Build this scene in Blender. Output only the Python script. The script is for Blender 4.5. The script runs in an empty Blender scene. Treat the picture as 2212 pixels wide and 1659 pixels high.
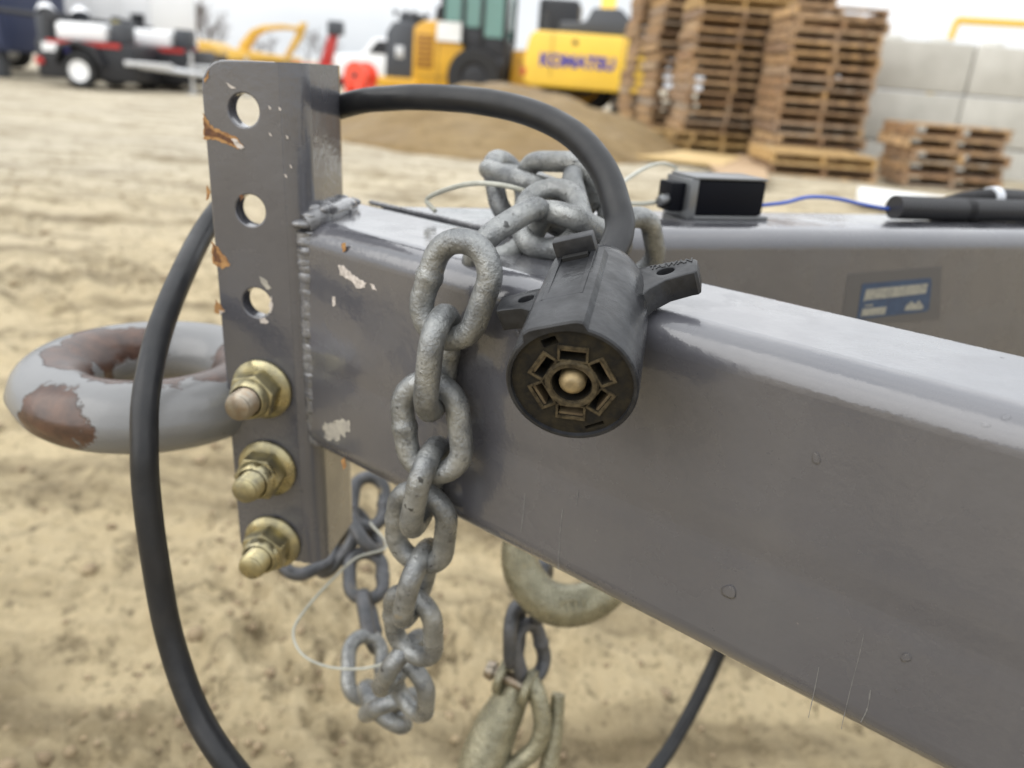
import bpy, bmesh, math, random
import numpy as np
from mathutils import Vector, Matrix
random.seed(7)
R_ = math.radians
SC = bpy.context.scene
COL = SC.collection

# ------------------------------------------------------------------ camera
PF, PITCH, ROLL, CAMH = 1750.0, R_(20.8), R_(4.5), 0.79      # focal length in reference pixels (picture 2212 wide)
FW = Vector((0, math.cos(PITCH), -math.sin(PITCH)))
_r0 = Vector((1, 0, 0)); _u0 = Vector((0, math.sin(PITCH), math.cos(PITCH)))
RT = _r0 * math.cos(ROLL) + _u0 * math.sin(ROLL)
UP = -_r0 * math.sin(ROLL) + _u0 * math.cos(ROLL)
CAM = Vector((0, 0, CAMH))
cd = bpy.data.cameras.new('camera'); cam = bpy.data.objects.new('camera', cd); COL.objects.link(cam)
cam.matrix_world = Matrix(((RT.x, UP.x, -FW.x, 0), (RT.y, UP.y, -FW.y, 0), (RT.z, UP.z, -FW.z, CAMH), (0, 0, 0, 1)))
cd.sensor_width = 36; cd.lens = PF / 2212 * 36; cd.clip_start = 0.02; cd.clip_end = 2000
cd.dof.use_dof = True; cd.dof.focus_distance = 0.292; cd.dof.aperture_fstop = 9.0
SC.camera = cam

def ray(x, y): return FW + RT * ((x - 1106) / PF) + UP * ((829.5 - y) / PF)
def at(x, y, d): return CAM + ray(x, y) * d
def onz(x, y, z):
    r = ray(x, y); return CAM + r * ((z - CAMH) / r.z)
def onplane(x, y, p0, n):
    r = ray(x, y); return CAM + r * ((p0 - CAM).dot(n) / r.dot(n))

# ------------------------------------------------------------------ sky, sun, exposure
world = bpy.data.worlds.new('World'); SC.world = world; world.use_nodes = True
nt = world.node_tree; nt.nodes.clear()
SUN_DIR = Vector((-0.72, -0.45, 0.56)).normalized()
def N(t, tree, **kw):
    n = tree.nodes.new(t)
    for k, v in kw.items(): setattr(n, k, v)
    return n
wo = N('ShaderNodeOutputWorld', nt)
sky = N('ShaderNodeTexSky', nt, sky_type='NISHITA'); sky.sun_disc = False
sky.sun_elevation = math.asin(SUN_DIR.z); sky.sun_rotation = math.atan2(SUN_DIR.x, SUN_DIR.y)
bg1 = N('ShaderNodeBackground', nt); bg1.inputs[1].default_value = 0.06
nt.links.new(sky.outputs[0], bg1.inputs[0])
tc = N('ShaderNodeTexCoord', nt)
mp = N('ShaderNodeMapping', nt); mp.inputs['Scale'].default_value = (1, 1, 3.2)
nz = N('ShaderNodeTexNoise', nt); nz.inputs['Scale'].default_value = 2.3; nz.inputs['Detail'].default_value = 5; nz.inputs['Roughness'].default_value = 0.5
rp = N('ShaderNodeValToRGB', nt)
rp.color_ramp.elements[0].position = 0.32; rp.color_ramp.elements[0].color = (0.70, 0.735, 0.77, 1)
rp.color_ramp.elements[1].position = 0.66; rp.color_ramp.elements[1].color = (0.98, 0.985, 0.99, 1)
nt.links.new(tc.outputs['Generated'], mp.inputs[0]); nt.links.new(mp.outputs[0], nz.inputs[0]); nt.links.new(nz.outputs[0], rp.inputs[0])
# overcast sky brightens from the horizon to the zenith
sx = N('ShaderNodeSeparateXYZ', nt); nt.links.new(tc.outputs['Generated'], sx.inputs[0])
zc = N('ShaderNodeClamp', nt); nt.links.new(sx.outputs[2], zc.inputs[0])
zg = N('ShaderNodeMath', nt, operation='MULTIPLY_ADD'); nt.links.new(zc.outputs[0], zg.inputs[0]); zg.inputs[1].default_value = 1.6; zg.inputs[2].default_value = 0.92
bg2 = N('ShaderNodeBackground', nt); nt.links.new(zg.outputs[0], bg2.inputs[1])
nt.links.new(rp.outputs[0], bg2.inputs[0])
mx = N('ShaderNodeMixShader', nt); mx.inputs[0].default_value = 0.93
nt.links.new(bg1.outputs[0], mx.inputs[1]); nt.links.new(bg2.outputs[0], mx.inputs[2]); nt.links.new(mx.outputs[0], wo.inputs[0])

sd = bpy.data.lights.new('sun', 'SUN'); sd.energy = 1.25; sd.angle = R_(65); sd.color = (1.0, 0.965, 0.91)
sun = bpy.data.objects.new('sun', sd); COL.objects.link(sun)
sun.rotation_euler = (-SUN_DIR).to_track_quat('-Z', 'Y').to_euler(); sun.location = (0, 0, 8)
SC.view_settings.view_transform = 'Standard'; SC.view_settings.look = 'None'
SC.view_settings.gamma = 1; SC.view_settings.exposure = 0.36
SC.render.engine = 'CYCLES'
SC.render.resolution_x = 1024; SC.render.resolution_y = 768

# ------------------------------------------------------------------ materials
MATS = {}
def mat(name, col, rough=0.5, metal=0.0, spec=0.5, coat=0.0, coat_rough=0.1, var=None, vscale=20, vdetail=4, rvar=None,
        bump=0, bscale=60, bdetail=4, rnd=None, space='Object', trans=0, ior=1.5):
    """procedural principled material; var = second colour mixed by noise, rnd = list of colours chosen per object"""
    m = bpy.data.materials.new(name); m.use_nodes = True; t = m.node_tree; b = t.nodes['Principled BSDF']
    b.inputs['Roughness'].default_value = rough; b.inputs['Metallic'].default_value = metal
    b.inputs['Specular IOR Level'].default_value = spec; b.inputs['IOR'].default_value = ior
    b.inputs['Coat Weight'].default_value = coat; b.inputs['Coat Roughness'].default_value = coat_rough
    b.inputs['Transmission Weight'].default_value = trans
    b.inputs['Base Color'].default_value = (*col, 1)
    tcn = N('ShaderNodeTexCoord', t); src = tcn.outputs[space]
    base = None
    if rnd:
        oi = N('ShaderNodeObjectInfo', t); r = N('ShaderNodeValToRGB', t); r.color_ramp.interpolation = 'LINEAR'
        el = r.color_ramp.elements
        while len(el) < len(rnd): el.new(0.5)
        for i, c in enumerate(rnd): el[i].position = i / (len(rnd) - 1); el[i].color = (*c, 1)
        t.links.new(oi.outputs['Random'], r.inputs[0]); base = r.outputs[0]
    if var:
        n = N('ShaderNodeTexNoise', t); n.inputs['Scale'].default_value = vscale; n.inputs['Detail'].default_value = vdetail
        n.inputs['Roughness'].default_value = 0.6
        t.links.new(src, n.inputs[0])
        r = N('ShaderNodeValToRGB', t); r.color_ramp.elements[0].position = 0.38; r.color_ramp.elements[1].position = 0.66
        t.links.new(n.outputs[0], r.inputs[0])
        mixn = N('ShaderNodeMix', t, data_type='RGBA')
        t.links.new(r.outputs[0], mixn.inputs[0])
        if base: t.links.new(base, mixn.inputs[6])
        else: mixn.inputs[6].default_value = (*col, 1)
        mixn.inputs[7].default_value = (*var, 1); base = mixn.outputs[2]
    if base: t.links.new(base, b.inputs['Base Color'])
    if rvar:
        n = N('ShaderNodeTexNoise', t); n.inputs['Scale'].default_value = rvar[2]; n.inputs['Detail'].default_value = 5
        t.links.new(src, n.inputs[0])
        mr = N('ShaderNodeMapRange', t); mr.inputs[1].default_value = 0.35; mr.inputs[2].default_value = 0.65
        mr.inputs[3].default_value = rvar[0]; mr.inputs[4].default_value = rvar[1]
        t.links.new(n.outputs[0], mr.inputs[0]); t.links.new(mr.outputs[0], b.inputs['Roughness'])
    if bump:
        n = N('ShaderNodeTexNoise', t); n.inputs['Scale'].default_value = bscale; n.inputs['Detail'].default_value = bdetail
        t.links.new(src, n.inputs[0])
        bp = N('ShaderNodeBump', t); bp.inputs['Strength'].default_value = 1.0; bp.inputs['Distance'].default_value = bump
        t.links.new(n.outputs[0], bp.inputs['Height']); t.links.new(bp.outputs[0], b.inputs['Normal'])
    MATS[name] = m; return m

# ------------------------------------------------------------------ mesh helpers
class MB:
    def __init__(s): s.v = []; s.f = []; s.smooth = False
    def add(s, v, f):
        o = len(s.v); s.v += [Vector(p) for p in v]; s.f += [tuple(i + o for i in q) for q in f]; return s
    def box(s, c, sz, M=None, taper=None):
        x, y, z = sz[0] / 2, sz[1] / 2, sz[2] / 2
        vs = [Vector(p) for p in ((-x, -y, -z), (x, -y, -z), (x, y, -z), (-x, y, -z), (-x, -y, z), (x, -y, z), (x, y, z), (-x, y, z))]
        if taper:
            for i in range(4, 8): vs[i].x *= taper[0]; vs[i].y *= taper[1]
        vs = [v + Vector(c) for v in vs]
        if M: vs = [M @ v for v in vs]
        return s.add(vs, [(0, 3, 2, 1), (4, 5, 6, 7), (0, 1, 5, 4), (1, 2, 6, 5), (2, 3, 7, 6), (3, 0, 4, 7)])
    def cyl(s, a, b, r, n=20, r2=None, cap=True):
        a, b = Vector(a), Vector(b); d = (b - a).normalized(); q = d.orthogonal().normalized(); w = d.cross(q); r2 = r if r2 is None else r2
        vs = []
        for k in range(n):
            t = 2 * math.pi * k / n; e = q * math.cos(t) + w * math.sin(t); vs += [a + e * r, b + e * r2]
        fs = [(2 * k, 2 * ((k + 1) % n), 2 * ((k + 1) % n) + 1, 2 * k + 1) for k in range(n)]
        if cap: fs += [tuple(2 * k for k in range(n))[::-1], tuple(2 * k + 1 for k in range(n))]
        return s.add(vs, fs)
    def lathe(s, a, d, prof, n=32, ref=None):
        """prof = [(distance along d, radius)...]"""
        a, d = Vector(a), Vector(d).normalized(); q = (ref - d * ref.dot(d)).normalized() if ref else d.orthogonal().normalized(); w = d.cross(q); vs = []; m = len(prof)
        for k in range(n):
            t = 2 * math.pi * k / n; e = q * math.cos(t) + w * math.sin(t)
            vs += [a + d * h + e * r for h, r in prof]
        fs = []
        for k in range(n):
            k2 = (k + 1) % n
            for j in range(m - 1):
                fs.append((k * m + j, k2 * m + j, k2 * m + j + 1, k * m + j + 1))
        return s.add(vs, fs)
    def tube(s, pts, r, n=12, cap=True, closed=False):
        pts = [Vector(p) for p in pts]; m = len(pts); vs = []
        rr = r if isinstance(r, (list, tuple)) else [r] * m
        tg = [(pts[(i + 1) % m] - pts[i - 1] if closed else pts[min(i + 1, m - 1)] - pts[max(i - 1, 0)]).normalized() for i in range(m)]
        q = tg[0].orthogonal().normalized()
        for i in range(m):
            q = (q - tg[i] * q.dot(tg[i])).normalized(); w = tg[i].cross(q)
            for k in range(n):
                t = 2 * math.pi * k / n; vs.append(pts[i] + (q * math.cos(t) + w * math.sin(t)) * rr[i])
        fs = []
        for i in range(m if closed else m - 1):
            i2 = (i + 1) % m
            for k in range(n): fs.append((i * n + k, i * n + (k + 1) % n, i2 * n + (k + 1) % n, i2 * n + k))
        if cap and not closed: fs += [tuple(range(n))[::-1], tuple((m - 1) * n + k for k in range(n))]
        return s.add(vs, fs)
    def prism(s, poly, o, ex, ey, ez):
        """poly in (ex, ey) from o, extruded along ez"""
        n = len(poly); o, ex, ey, ez = map(Vector, (o, ex, ey, ez))
        vs = [o + ex * x + ey * y for x, y in poly] + [o + ex * x + ey * y + ez for x, y in poly]
        return s.add(vs, [tuple(range(n))[::-1], tuple(range(n, 2 * n))] + [(k, (k + 1) % n, (k + 1) % n + n, k + n) for k in range(n)])
    def mesh(s, name, bevel=0, seg=2, smooth=None, autos=35):
        me = bpy.data.meshes.new(name); bm = bmesh.new()
        vs = [bm.verts.new(v) for v in s.v]
        for f in s.f:
            try: bm.faces.new([vs[i] for i in f])
            except ValueError: pass
        bmesh.ops.recalc_face_normals(bm, faces=bm.faces)
        if bevel:
            es = [e for e in bm.edges if len(e.link_faces) == 2 and e.calc_face_angle(0) > R_(28)]
            bmesh.ops.bevel(bm, geom=es, offset=bevel, segments=seg, affect='EDGES', profile=0.5, clamp_overlap=True)
        sm = s.smooth if smooth is None else smooth
        if sm or bevel:
            for f in bm.faces: f.smooth = True
            for e in bm.edges:
                if len(e.link_faces) == 2 and e.calc_face_angle(0) > R_(autos): e.smooth = False
        bm.to_mesh(me); bm.free(); return me
    def build(s, name, m, parent=None, bevel=0, smooth=None, seg=2, autos=35):
        me = s.mesh(name, bevel, seg, smooth, autos); return obj(name, me, m, parent)

def obj(name, me, m, parent=None):
    o = bpy.data.objects.new(name, me); COL.objects.link(o)
    if m: 
        me.materials.clear(); me.materials.append(MATS[m] if isinstance(m, str) else m)
    if parent: o.parent = parent; o.matrix_parent_inverse = Matrix.Identity(4)
    return o
def thing(name, label, cat, loc=(0, 0, 0), rz=0, group=None):
    o = bpy.data.objects.new(name, None); COL.objects.link(o); o.location = loc; o.rotation_euler = (0, 0, rz)
    o.empty_display_size = 0.1; tag(o, label, cat, group); return o
def tag(o, label, cat, group=None):
    o['label'] = label; o['category'] = cat
    if group: o['group'] = group
    return o
def struct(o): o['kind'] = 'structure'; return o
def spline(pts, step=8):
    """Catmull-Rom through points"""
    P = [Vector(p) for p in pts]; P = [P[0] * 2 - P[1]] + P + [P[-1] * 2 - P[-2]]; out = []
    for i in range(1, len(P) - 2):
        a, b, c, d = P[i - 1:i + 3]
        for k in range(step):
            t = k / step
            out.append(0.5 * (2 * b + (c - a) * t + (2 * a - 5 * b + 4 * c - d) * t * t + (3 * b - a - 3 * c + d) * t ** 3))
    out.append(P[-2]); return out
def pspline(pts, step=8):
    return [Vector(p) for p in spline([at(*p) for p in pts], step)]
def plate2d(loops, thick, bevel=0, res=3):
    """flat plate in local XY with holes (first loop outer), thickness along Z centred"""
    cu = bpy.data.curves.new('tmp', 'CURVE'); cu.dimensions = '2D'; cu.fill_mode = 'BOTH'; cu.extrude = thick / 2 - bevel; cu.bevel_depth = bevel; cu.bevel_resolution = 2
    cu.offset = -bevel
    for lp in loops:
        sp = cu.splines.new('POLY'); sp.points.add(len(lp) - 1)
        for p, q in zip(sp.points, lp): p.co = (q[0], q[1], 0, 1)
        sp.use_cyclic_u = True
    o = bpy.data.objects.new('tmp', cu); COL.objects.link(o)
    dg = bpy.context.evaluated_depsgraph_get(); me = bpy.data.meshes.new_from_object(o.evaluated_get(dg))
    bpy.data.objects.remove(o); bpy.data.curves.remove(cu); return me
def circ(cx, cy, r, n=28, ry=None): return [(cx + r * math.cos(2 * math.pi * k / n), cy + (ry or r) * math.sin(2 * math.pi * k / n)) for k in range(n)]
def merge_meshes(name, items):
    bm = bmesh.new()
    for me, M in items:
        me = me.copy(); me.transform(M); bm.from_mesh(me); bpy.data.meshes.remove(me)
    out = bpy.data.meshes.new(name); bm.to_mesh(out); bm.free(); return out
def frame(o, ex, ey, ez):
    return Matrix(((ex.x, ey.x, ez.x, o.x), (ex.y, ey.y, ez.y, o.y), (ex.z, ey.z, ez.z, o.z), (0, 0, 0, 1)))
def smooth_mesh(me, ang=35, flat=()):
    bm = bmesh.new(); bm.from_mesh(me); bmesh.ops.remove_doubles(bm, verts=bm.verts, dist=1e-6)
    for f in bm.faces: f.smooth = not any(abs(f.normal.dot(a)) > 0.9995 for a in flat)
    for e in bm.edges: e.smooth = not (len(e.link_faces) == 2 and e.calc_face_angle(0) > R_(ang))
    bm.to_mesh(me); bm.free(); return me
def text_mesh(s, size, ext=0.0005, bold=0.0):
    cu = bpy.data.curves.new('tmp', 'FONT'); cu.body = s; cu.size = size; cu.extrude = ext; cu.offset = bold; cu.align_x = 'CENTER'; cu.align_y = 'CENTER'
    o = bpy.data.objects.new('tmp', cu); COL.objects.link(o)
    dg = bpy.context.evaluated_depsgraph_get(); me = bpy.data.meshes.new_from_object(o.evaluated_get(dg))
    bpy.data.objects.remove(o); bpy.data.curves.remove(cu); return me

# numpy value noise
def vnoise(x, y, seed=0):
    xi = np.floor(x).astype(np.int64); yi = np.floor(y).astype(np.int64); xf = x - xi; yf = y - yi
    def h(a, b):
        k = (a * 374761393 + b * 668265263 + seed * 1442695041) & 0x7fffffff
        k = ((k ^ (k >> 13)) * 1274126177) & 0x7fffffff
        return ((k ^ (k >> 16)) & 0xffff) / 65535.0
    u = xf * xf * (3 - 2 * xf); v = yf * yf * (3 - 2 * yf)
    return (h(xi, yi) * (1 - u) + h(xi + 1, yi) * u) * (1 - v) + (h(xi, yi + 1) * (1 - u) + h(xi + 1, yi + 1) * u) * v - 0.5
def fbm(x, y, o=4, seed=0, gain=0.5):
    s = 0; a = 1.0
    for i in range(o): s = s + a * vnoise(x * 2 ** i + 17 * i, y * 2 ** i + 31 * i, seed + i); a *= gain
    return s
# ================================================================== SETTING: ground and dirt mound
def ground_material(name, light, dark, brown, bump=0.01):
    m = bpy.data.materials.new(name); m.use_nodes = True; t = m.node_tree; b = t.nodes['Principled BSDF']; L = t.links.new
    g = N('ShaderNodeNewGeometry', t)
    def noise(scale, detail, rough=0.55, dist=0.0, stretch=None):
        n = N('ShaderNodeTexNoise', t); n.inputs['Scale'].default_value = scale; n.inputs['Detail'].default_value = detail
        n.inputs['Roughness'].default_value = rough; n.inputs['Distortion'].default_value = dist
        if stretch:
            mpn = N('ShaderNodeMapping', t); mpn.inputs['Scale'].default_value = stretch[:3]; mpn.inputs['Rotation'].default_value = (0, 0, stretch[3])
            L(g.outputs['Position'], mpn.inputs[0]); L(mpn.outputs[0], n.inputs[0])
        else: L(g.outputs['Position'], n.inputs[0])
        return n.outputs[0]
    def ramp(v, a, b_, ca=(0, 0, 0, 1), cb=(1, 1, 1, 1)):
        r = N('ShaderNodeValToRGB', t); r.color_ramp.elements[0].position = a; r.color_ramp.elements[1].position = b_
        r.color_ramp.elements[0].color = ca; r.color_ramp.elements[1].color = cb; L(v, r.inputs[0]); return r.outputs[0]
    def mix(f, a, b_):
        x = N('ShaderNodeMix', t, data_type='RGBA')
        if isinstance(f, float): x.inputs[0].default_value = f
        else: L(f, x.inputs[0])
        for s_, v in ((6, a), (7, b_)):
            if isinstance(v, tuple): x.inputs[s_].default_value = (*v, 1)
            else: L(v, x.inputs[s_])
        return x.outputs[2]
    c = mix(ramp(noise(0.9, 5), 0.4, 0.62), light, dark)                       # damp and dry patches
    if name == 'sand':                                                          # paler gravelly soil farther out on the left
        sx = N('ShaderNodeSeparateXYZ', t); L(g.outputs['Position'], sx.inputs[0]); ma = N('ShaderNodeMath', t, operation='MULTIPLY_ADD'); L(sx.outputs[0], ma.inputs[0]); ma.inputs[1].default_value = -0.5; L(sx.outputs[1], ma.inputs[2])
        mm = N('ShaderNodeMapRange', t); mm.inputs[1].default_value = 2.0; mm.inputs[2].default_value = 8.0; mm.inputs[4].default_value = 0.85; L(ma.outputs[0], mm.inputs[0]); c = mix(mm.outputs[0], c, (0.47, 0.425, 0.335))
    c = mix(ramp(noise(3.0, 6, 0.6, 0.4, (0.35, 1.6, 1, 0.25)), 0.47, 0.68), c, brown)   # wheel-dragged streaks
    c = mix(ramp(noise(7, 9, 0.78, 0.3), 0.535, 0.63), c, brown)
    c = mix(ramp(noise(26, 8, 0.82, 0.2), 0.55, 0.64), c, tuple(v * 0.85 for v in brown))
    c = mix(ramp(noise(80, 6, 0.75), 0.57, 0.70), c, tuple(v * 0.62 for v in brown))
    c = mix(ramp(noise(240, 3, 0.7), 0.6, 0.8), c, tuple(min(1, v * 1.25) for v in light))
    L(c, b.inputs['Base Color'])
    mr = N('ShaderNodeMapRange', t); mr.inputs[1].default_value = 0.35; mr.inputs[2].default_value = 0.65; mr.inputs[3].default_value = 0.55; mr.inputs[4].default_value = 0.95
    L(noise(1.3, 4), mr.inputs[0]); L(mr.outputs[0], b.inputs['Roughness'])
    b.inputs['Specular IOR Level'].default_value = 0.3
    bp = N('ShaderNodeBump', t); bp.inputs['Distance'].default_value = bump; bp.inputs['Strength'].default_value = 1
    L(noise(42, 10, 0.78), bp.inputs['Height']); L(bp.outputs[0], b.inputs['Normal'])
    MATS[name] = m; return m
ground_material('sand', (0.62, 0.505, 0.31), (0.55, 0.44, 0.262), (0.17, 0.128, 0.068), 0.018)
ground_material('mound_sand', (0.27, 0.19, 0.09), (0.235, 0.16, 0.073), (0.175, 0.117, 0.052), 0.02)

def mound_h(x, y):
    """spoil heap in front of the parked machines"""
    e = ((x + 0.4) / 2.5) ** 2 + ((y - 11.2) / 2.8) ** 2
    return 0.66 * np.clip(1 - e, 0, 1) ** 1.1
def ground_h(x, y):
    d = np.hypot(x, y)
    near = np.clip(1.6 - d / 6, 0, 1)
    h = 0.028 * fbm(x * 0.9, y * 0.9, 3, 3) * np.clip(d, 0, 1)
    h += 0.045 * np.clip(fbm(x * 5 + 9, y * 5, 4, 11), -0.5, 0.6) * near
    h += 0.022 * np.abs(fbm(x * 15, y * 15 + 4, 5, 23, 0.62)) * near
    h += 0.03 * np.sin(y * 2.2 + x * 0.4 + 2 * fbm(x * 0.5, y * 0.5, 2, 5)) * np.clip((d - 2) / 3, 0, 1) * np.clip(1.5 - d / 15, 0, 1)
    cl = np.clip(fbm(x * 3 + 5, y * 3, 3, 61) + 0.05, 0, 0.4) * 2.5                     # rough churned patches
    h += 0.06 * cl * np.clip(fbm(x * 24, y * 24, 3, 71, 0.6), -0.1, 0.6) * near
    h += 0.012 * np.sin((x * 0.8 + y * 0.6) * 46 + 5 * fbm(x * 2, y * 2, 2, 81)) * np.clip(fbm(x * 1.1 + 3, y * 1.1, 2, 91) * 3, 0, 1) * near   # tyre cleat marks
    return h - 0.02
def polar_sheet(name, m):
    az = np.concatenate([np.linspace(-180, -52, 40)[:-1], np.linspace(-52, 52, 460), np.linspace(52, 180, 40)[1:]])
    rr = np.concatenate([[0.02], np.geomspace(0.3, 20, 420), np.geomspace(21, 1500, 26)])
    A, Rr = np.meshgrid(np.radians(az), rr); X = Rr * np.sin(A); Y = Rr * np.cos(A); Z = ground_h(X, Y) * (Rr < 60)
    na = len(az); nr = len(rr)
    v = np.stack([X.ravel(), Y.ravel(), Z.ravel()], 1)
    i = np.arange(nr - 1)[:, None] * na + np.arange(na - 1)[None]
    f = np.stack([i, i + 1, i + na + 1, i + na], -1).reshape(-1, 4)
    me = bpy.data.meshes.new(name); me.from_pydata(v.tolist(), [], f[:, ::-1].tolist()); 
    me.polygons.foreach_set('use_smooth', [True] * len(me.polygons)); return obj(name, me, m)
struct(polar_sheet('ground', 'sand'))
def mound():
    nx, ny = 130, 110
    X, Y = np.meshgrid(np.linspace(-3.3, 3.3, nx), np.linspace(8.1, 14.8, ny))
    hm = mound_h(X, Y)
    Z = hm + (0.10 * fbm(X * 1.3, Y * 1.3, 4, 41) + 0.035 * fbm(X * 7, Y * 7, 3, 43)) * np.clip(hm * 5, 0, 1) - 0.06 * (hm < 0.02) - 0.02
    v = np.stack([X.ravel(), Y.ravel(), Z.ravel()], 1); i = np.arange(ny - 1)[:, None] * nx + np.arange(nx - 1)[None]
    f = np.stack([i, i + 1, i + nx + 1, i + nx], -1).reshape(-1, 4)
    me = bpy.data.meshes.new('dirt_mound'); me.from_pydata(v.tolist(), [], f.tolist()); me.polygons.foreach_set('use_smooth', [True] * len(me.polygons))
    return struct(obj('dirt_mound', me, 'mound_sand'))
mound()
# loose pebbles and clods (nobody could count them)
mat('pebble', (0.29, 0.225, 0.135), 0.9, var=(0.16, 0.115, 0.068), vscale=14, bump=0.004, bscale=120)
def pebbles():
    b = MB(); rng = random.Random(5)
    ico = [(0, 0, 1), (0.894, 0, 0.447), (0.276, 0.851, 0.447), (-0.724, 0.526, 0.447), (-0.724, -0.526, 0.447), (0.276, -0.851, 0.447),
           (0.724, 0.526, -0.447), (-0.276, 0.851, -0.447), (-0.894, 0, -0.447), (-0.276, -0.851, -0.447), (0.724, -0.526, -0.447), (0, 0, -1)]
    fc = [(0, 1, 2), (0, 2, 3), (0, 3, 4), (0, 4, 5), (0, 5, 1), (1, 6, 2), (2, 7, 3), (3, 8, 4), (4, 9, 5), (5, 10, 1), (2, 6, 7), (3, 7, 8), (4, 8, 9), (5, 9, 10), (1, 10, 6), (11, 7, 6), (11, 8, 7), (11, 9, 8), (11, 10, 9), (11, 6, 10)]
    for k in range(5000):
        d = 0.5 * math.exp(rng.random() * 2.6); a = R_(rng.uniform(-48, 48)); x, y = d * math.sin(a), d * math.cos(a)
        pm = float(fbm(np.array(x * 3 + 5), np.array(y * 3), 3, 61)) + 0.5 * float(fbm(np.array(x * 9), np.array(y * 9), 2, 67))
        if pm < 0.06 and rng.random() > 0.10: continue
        s = rng.uniform(0.0018, 0.0055) * (1 + 2.0 * rng.random() ** 5) * (0.7 + 0.3 * d)
        z = float(ground_h(np.array(x), np.array(y))) + s * 0.1
        b.add([(x + s * p[0] * rng.uniform(.7, 1.3), y + s * p[1] * rng.uniform(.7, 1.3), z + s * 0.7 * p[2] * rng.uniform(.7, 1.2)) for p in ico], fc)
    o = b.build('pebbles', 'pebble', smooth=True, autos=80); o['kind'] = 'stuff'; tag(o, 'small loose stones and clods scattered over the sandy ground', 'stones'); return o
pebbles()
# ================================================================== TRAILER TONGUE
def paint_material(name, base, rmin=0.15, rmax=0.38):
    m = bpy.data.materials.new(name); m.use_nodes = True; t = m.node_tree; b = t.nodes['Principled BSDF']; L = t.links.new
    tcn = N('ShaderNodeTexCoord', t); O = tcn.outputs['Object']
    def noise(s, d, r=0.55, sc=None):
        n = N('ShaderNodeTexNoise', t); n.inputs['Scale'].default_value = s; n.inputs['Detail'].default_value = d; n.inputs['Roughness'].default_value = r
        if sc:
            mpn = N('ShaderNodeMapping', t); mpn.inputs['Scale'].default_value = sc; L(O, mpn.inputs[0]); L(mpn.outputs[0], n.inputs[0])
        else: L(O, n.inputs[0])
        return n.outputs[0]
    def rng(v, a, b_, c, d):
        r = N('ShaderNodeMapRange', t); r.inputs[1].default_value = a; r.inputs[2].default_value = b_; r.inputs[3].default_value = c; r.inputs[4].default_value = d; L(v, r.inputs[0]); return r.outputs[0]
    mixn = N('ShaderNodeMix', t, data_type='RGBA'); mixn.inputs[6].default_value = (*base, 1); mixn.inputs[7].default_value = (base[0] * 1.25, base[1] * 1.22, base[2] * 1.15, 1)
    L(rng(noise(9, 6), 0.35, 0.7, 0, 1), mixn.inputs[0])
    st = N('ShaderNodeMix', t, data_type='RGBA'); L(mixn.outputs[2], st.inputs[6]); st.inputs[7].default_value = (0.14, 0.135, 0.13, 1); L(rng(noise(30, 6, 0.7, (1.6, 1.6, 0.16)), 0.52, 0.80, 0, 0.10), st.inputs[0])   # dried rain streaks
    # dust specks
    mix2 = N('ShaderNodeMix', t, data_type='RGBA'); L(st.outputs[2], mix2.inputs[6]); mix2.inputs[7].default_value = (0.22, 0.20, 0.18, 1)
    L(rng(noise(420, 3, 0.7), 0.72, 0.80, 0, 0.55), mix2.inputs[0]); L(mix2.outputs[2], b.inputs['Base Color'])
    L(rng(noise(22, 6, 0.6), 0.38, 0.62, rmin, rmax), b.inputs['Roughness'])
    b.inputs['Coat Weight'].default_value = 1.0; L(rng(noise(34, 5, 0.65), 0.53, 0.55, 0.025, 0.22), b.inputs['Coat Roughness']); b.inputs['Coat IOR'].default_value = 1.5; b.inputs['Specular IOR Level'].default_value = 0.5
    bp = N('ShaderNodeBump', t); bp.inputs['Distance'].default_value = 0.0011; bp.inputs['Strength'].default_value = 1.0; L(noise(14, 3), bp.inputs['Height'])
    bp2 = N('ShaderNodeBump', t); bp2.inputs['Distance'].default_value = 0.00012; bp2.inputs['Strength'].default_value = 1.0; L(noise(260, 3, 0.6), bp2.inputs['Height']); L(bp.outputs[0], bp2.inputs['Normal'])
    L(bp2.outputs[0], b.inputs['Normal']); L(bp2.outputs[0], b.inputs['Coat Normal'])
    MATS[name] = m
paint_material('grey_paint', (0.062, 0.063, 0.074))
mat('weld_paint', (0.10, 0.10, 0.107), 0.25, var=(0.14, 0.14, 0.145), vscale=60, bump=0.002, bscale=160, bdetail=4, coat=1.0, coat_rough=0.08)
mat('rust_chip', (0.075, 0.030, 0.014), 0.75, var=(0.16, 0.07, 0.022), vscale=300, bump=0.0006, bscale=500)
mat('rust_rim', (0.36, 0.20, 0.075), 0.8, var=(0.20, 0.095, 0.035), vscale=400)
mat('primer_chip', (0.55, 0.50, 0.46), 0.6, var=(0.3, 0.27, 0.24), vscale=500)
mat('dry_mud', (0.36, 0.335, 0.28), 0.85, var=(0.24, 0.225, 0.20), vscale=160)
mat('yellow_zinc', (0.40, 0.35, 0.20), 0.3, metal=0.9, var=(0.24, 0.22, 0.15), vscale=120, rvar=(0.22, 0.5, 90), bump=0.0002, bscale=300)
mat('worn_steel', (0.30, 0.27, 0.22), 0.4, metal=0.85, var=(0.28, 0.22, 0.16), vscale=220, bump=0.0002, bscale=400)
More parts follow.
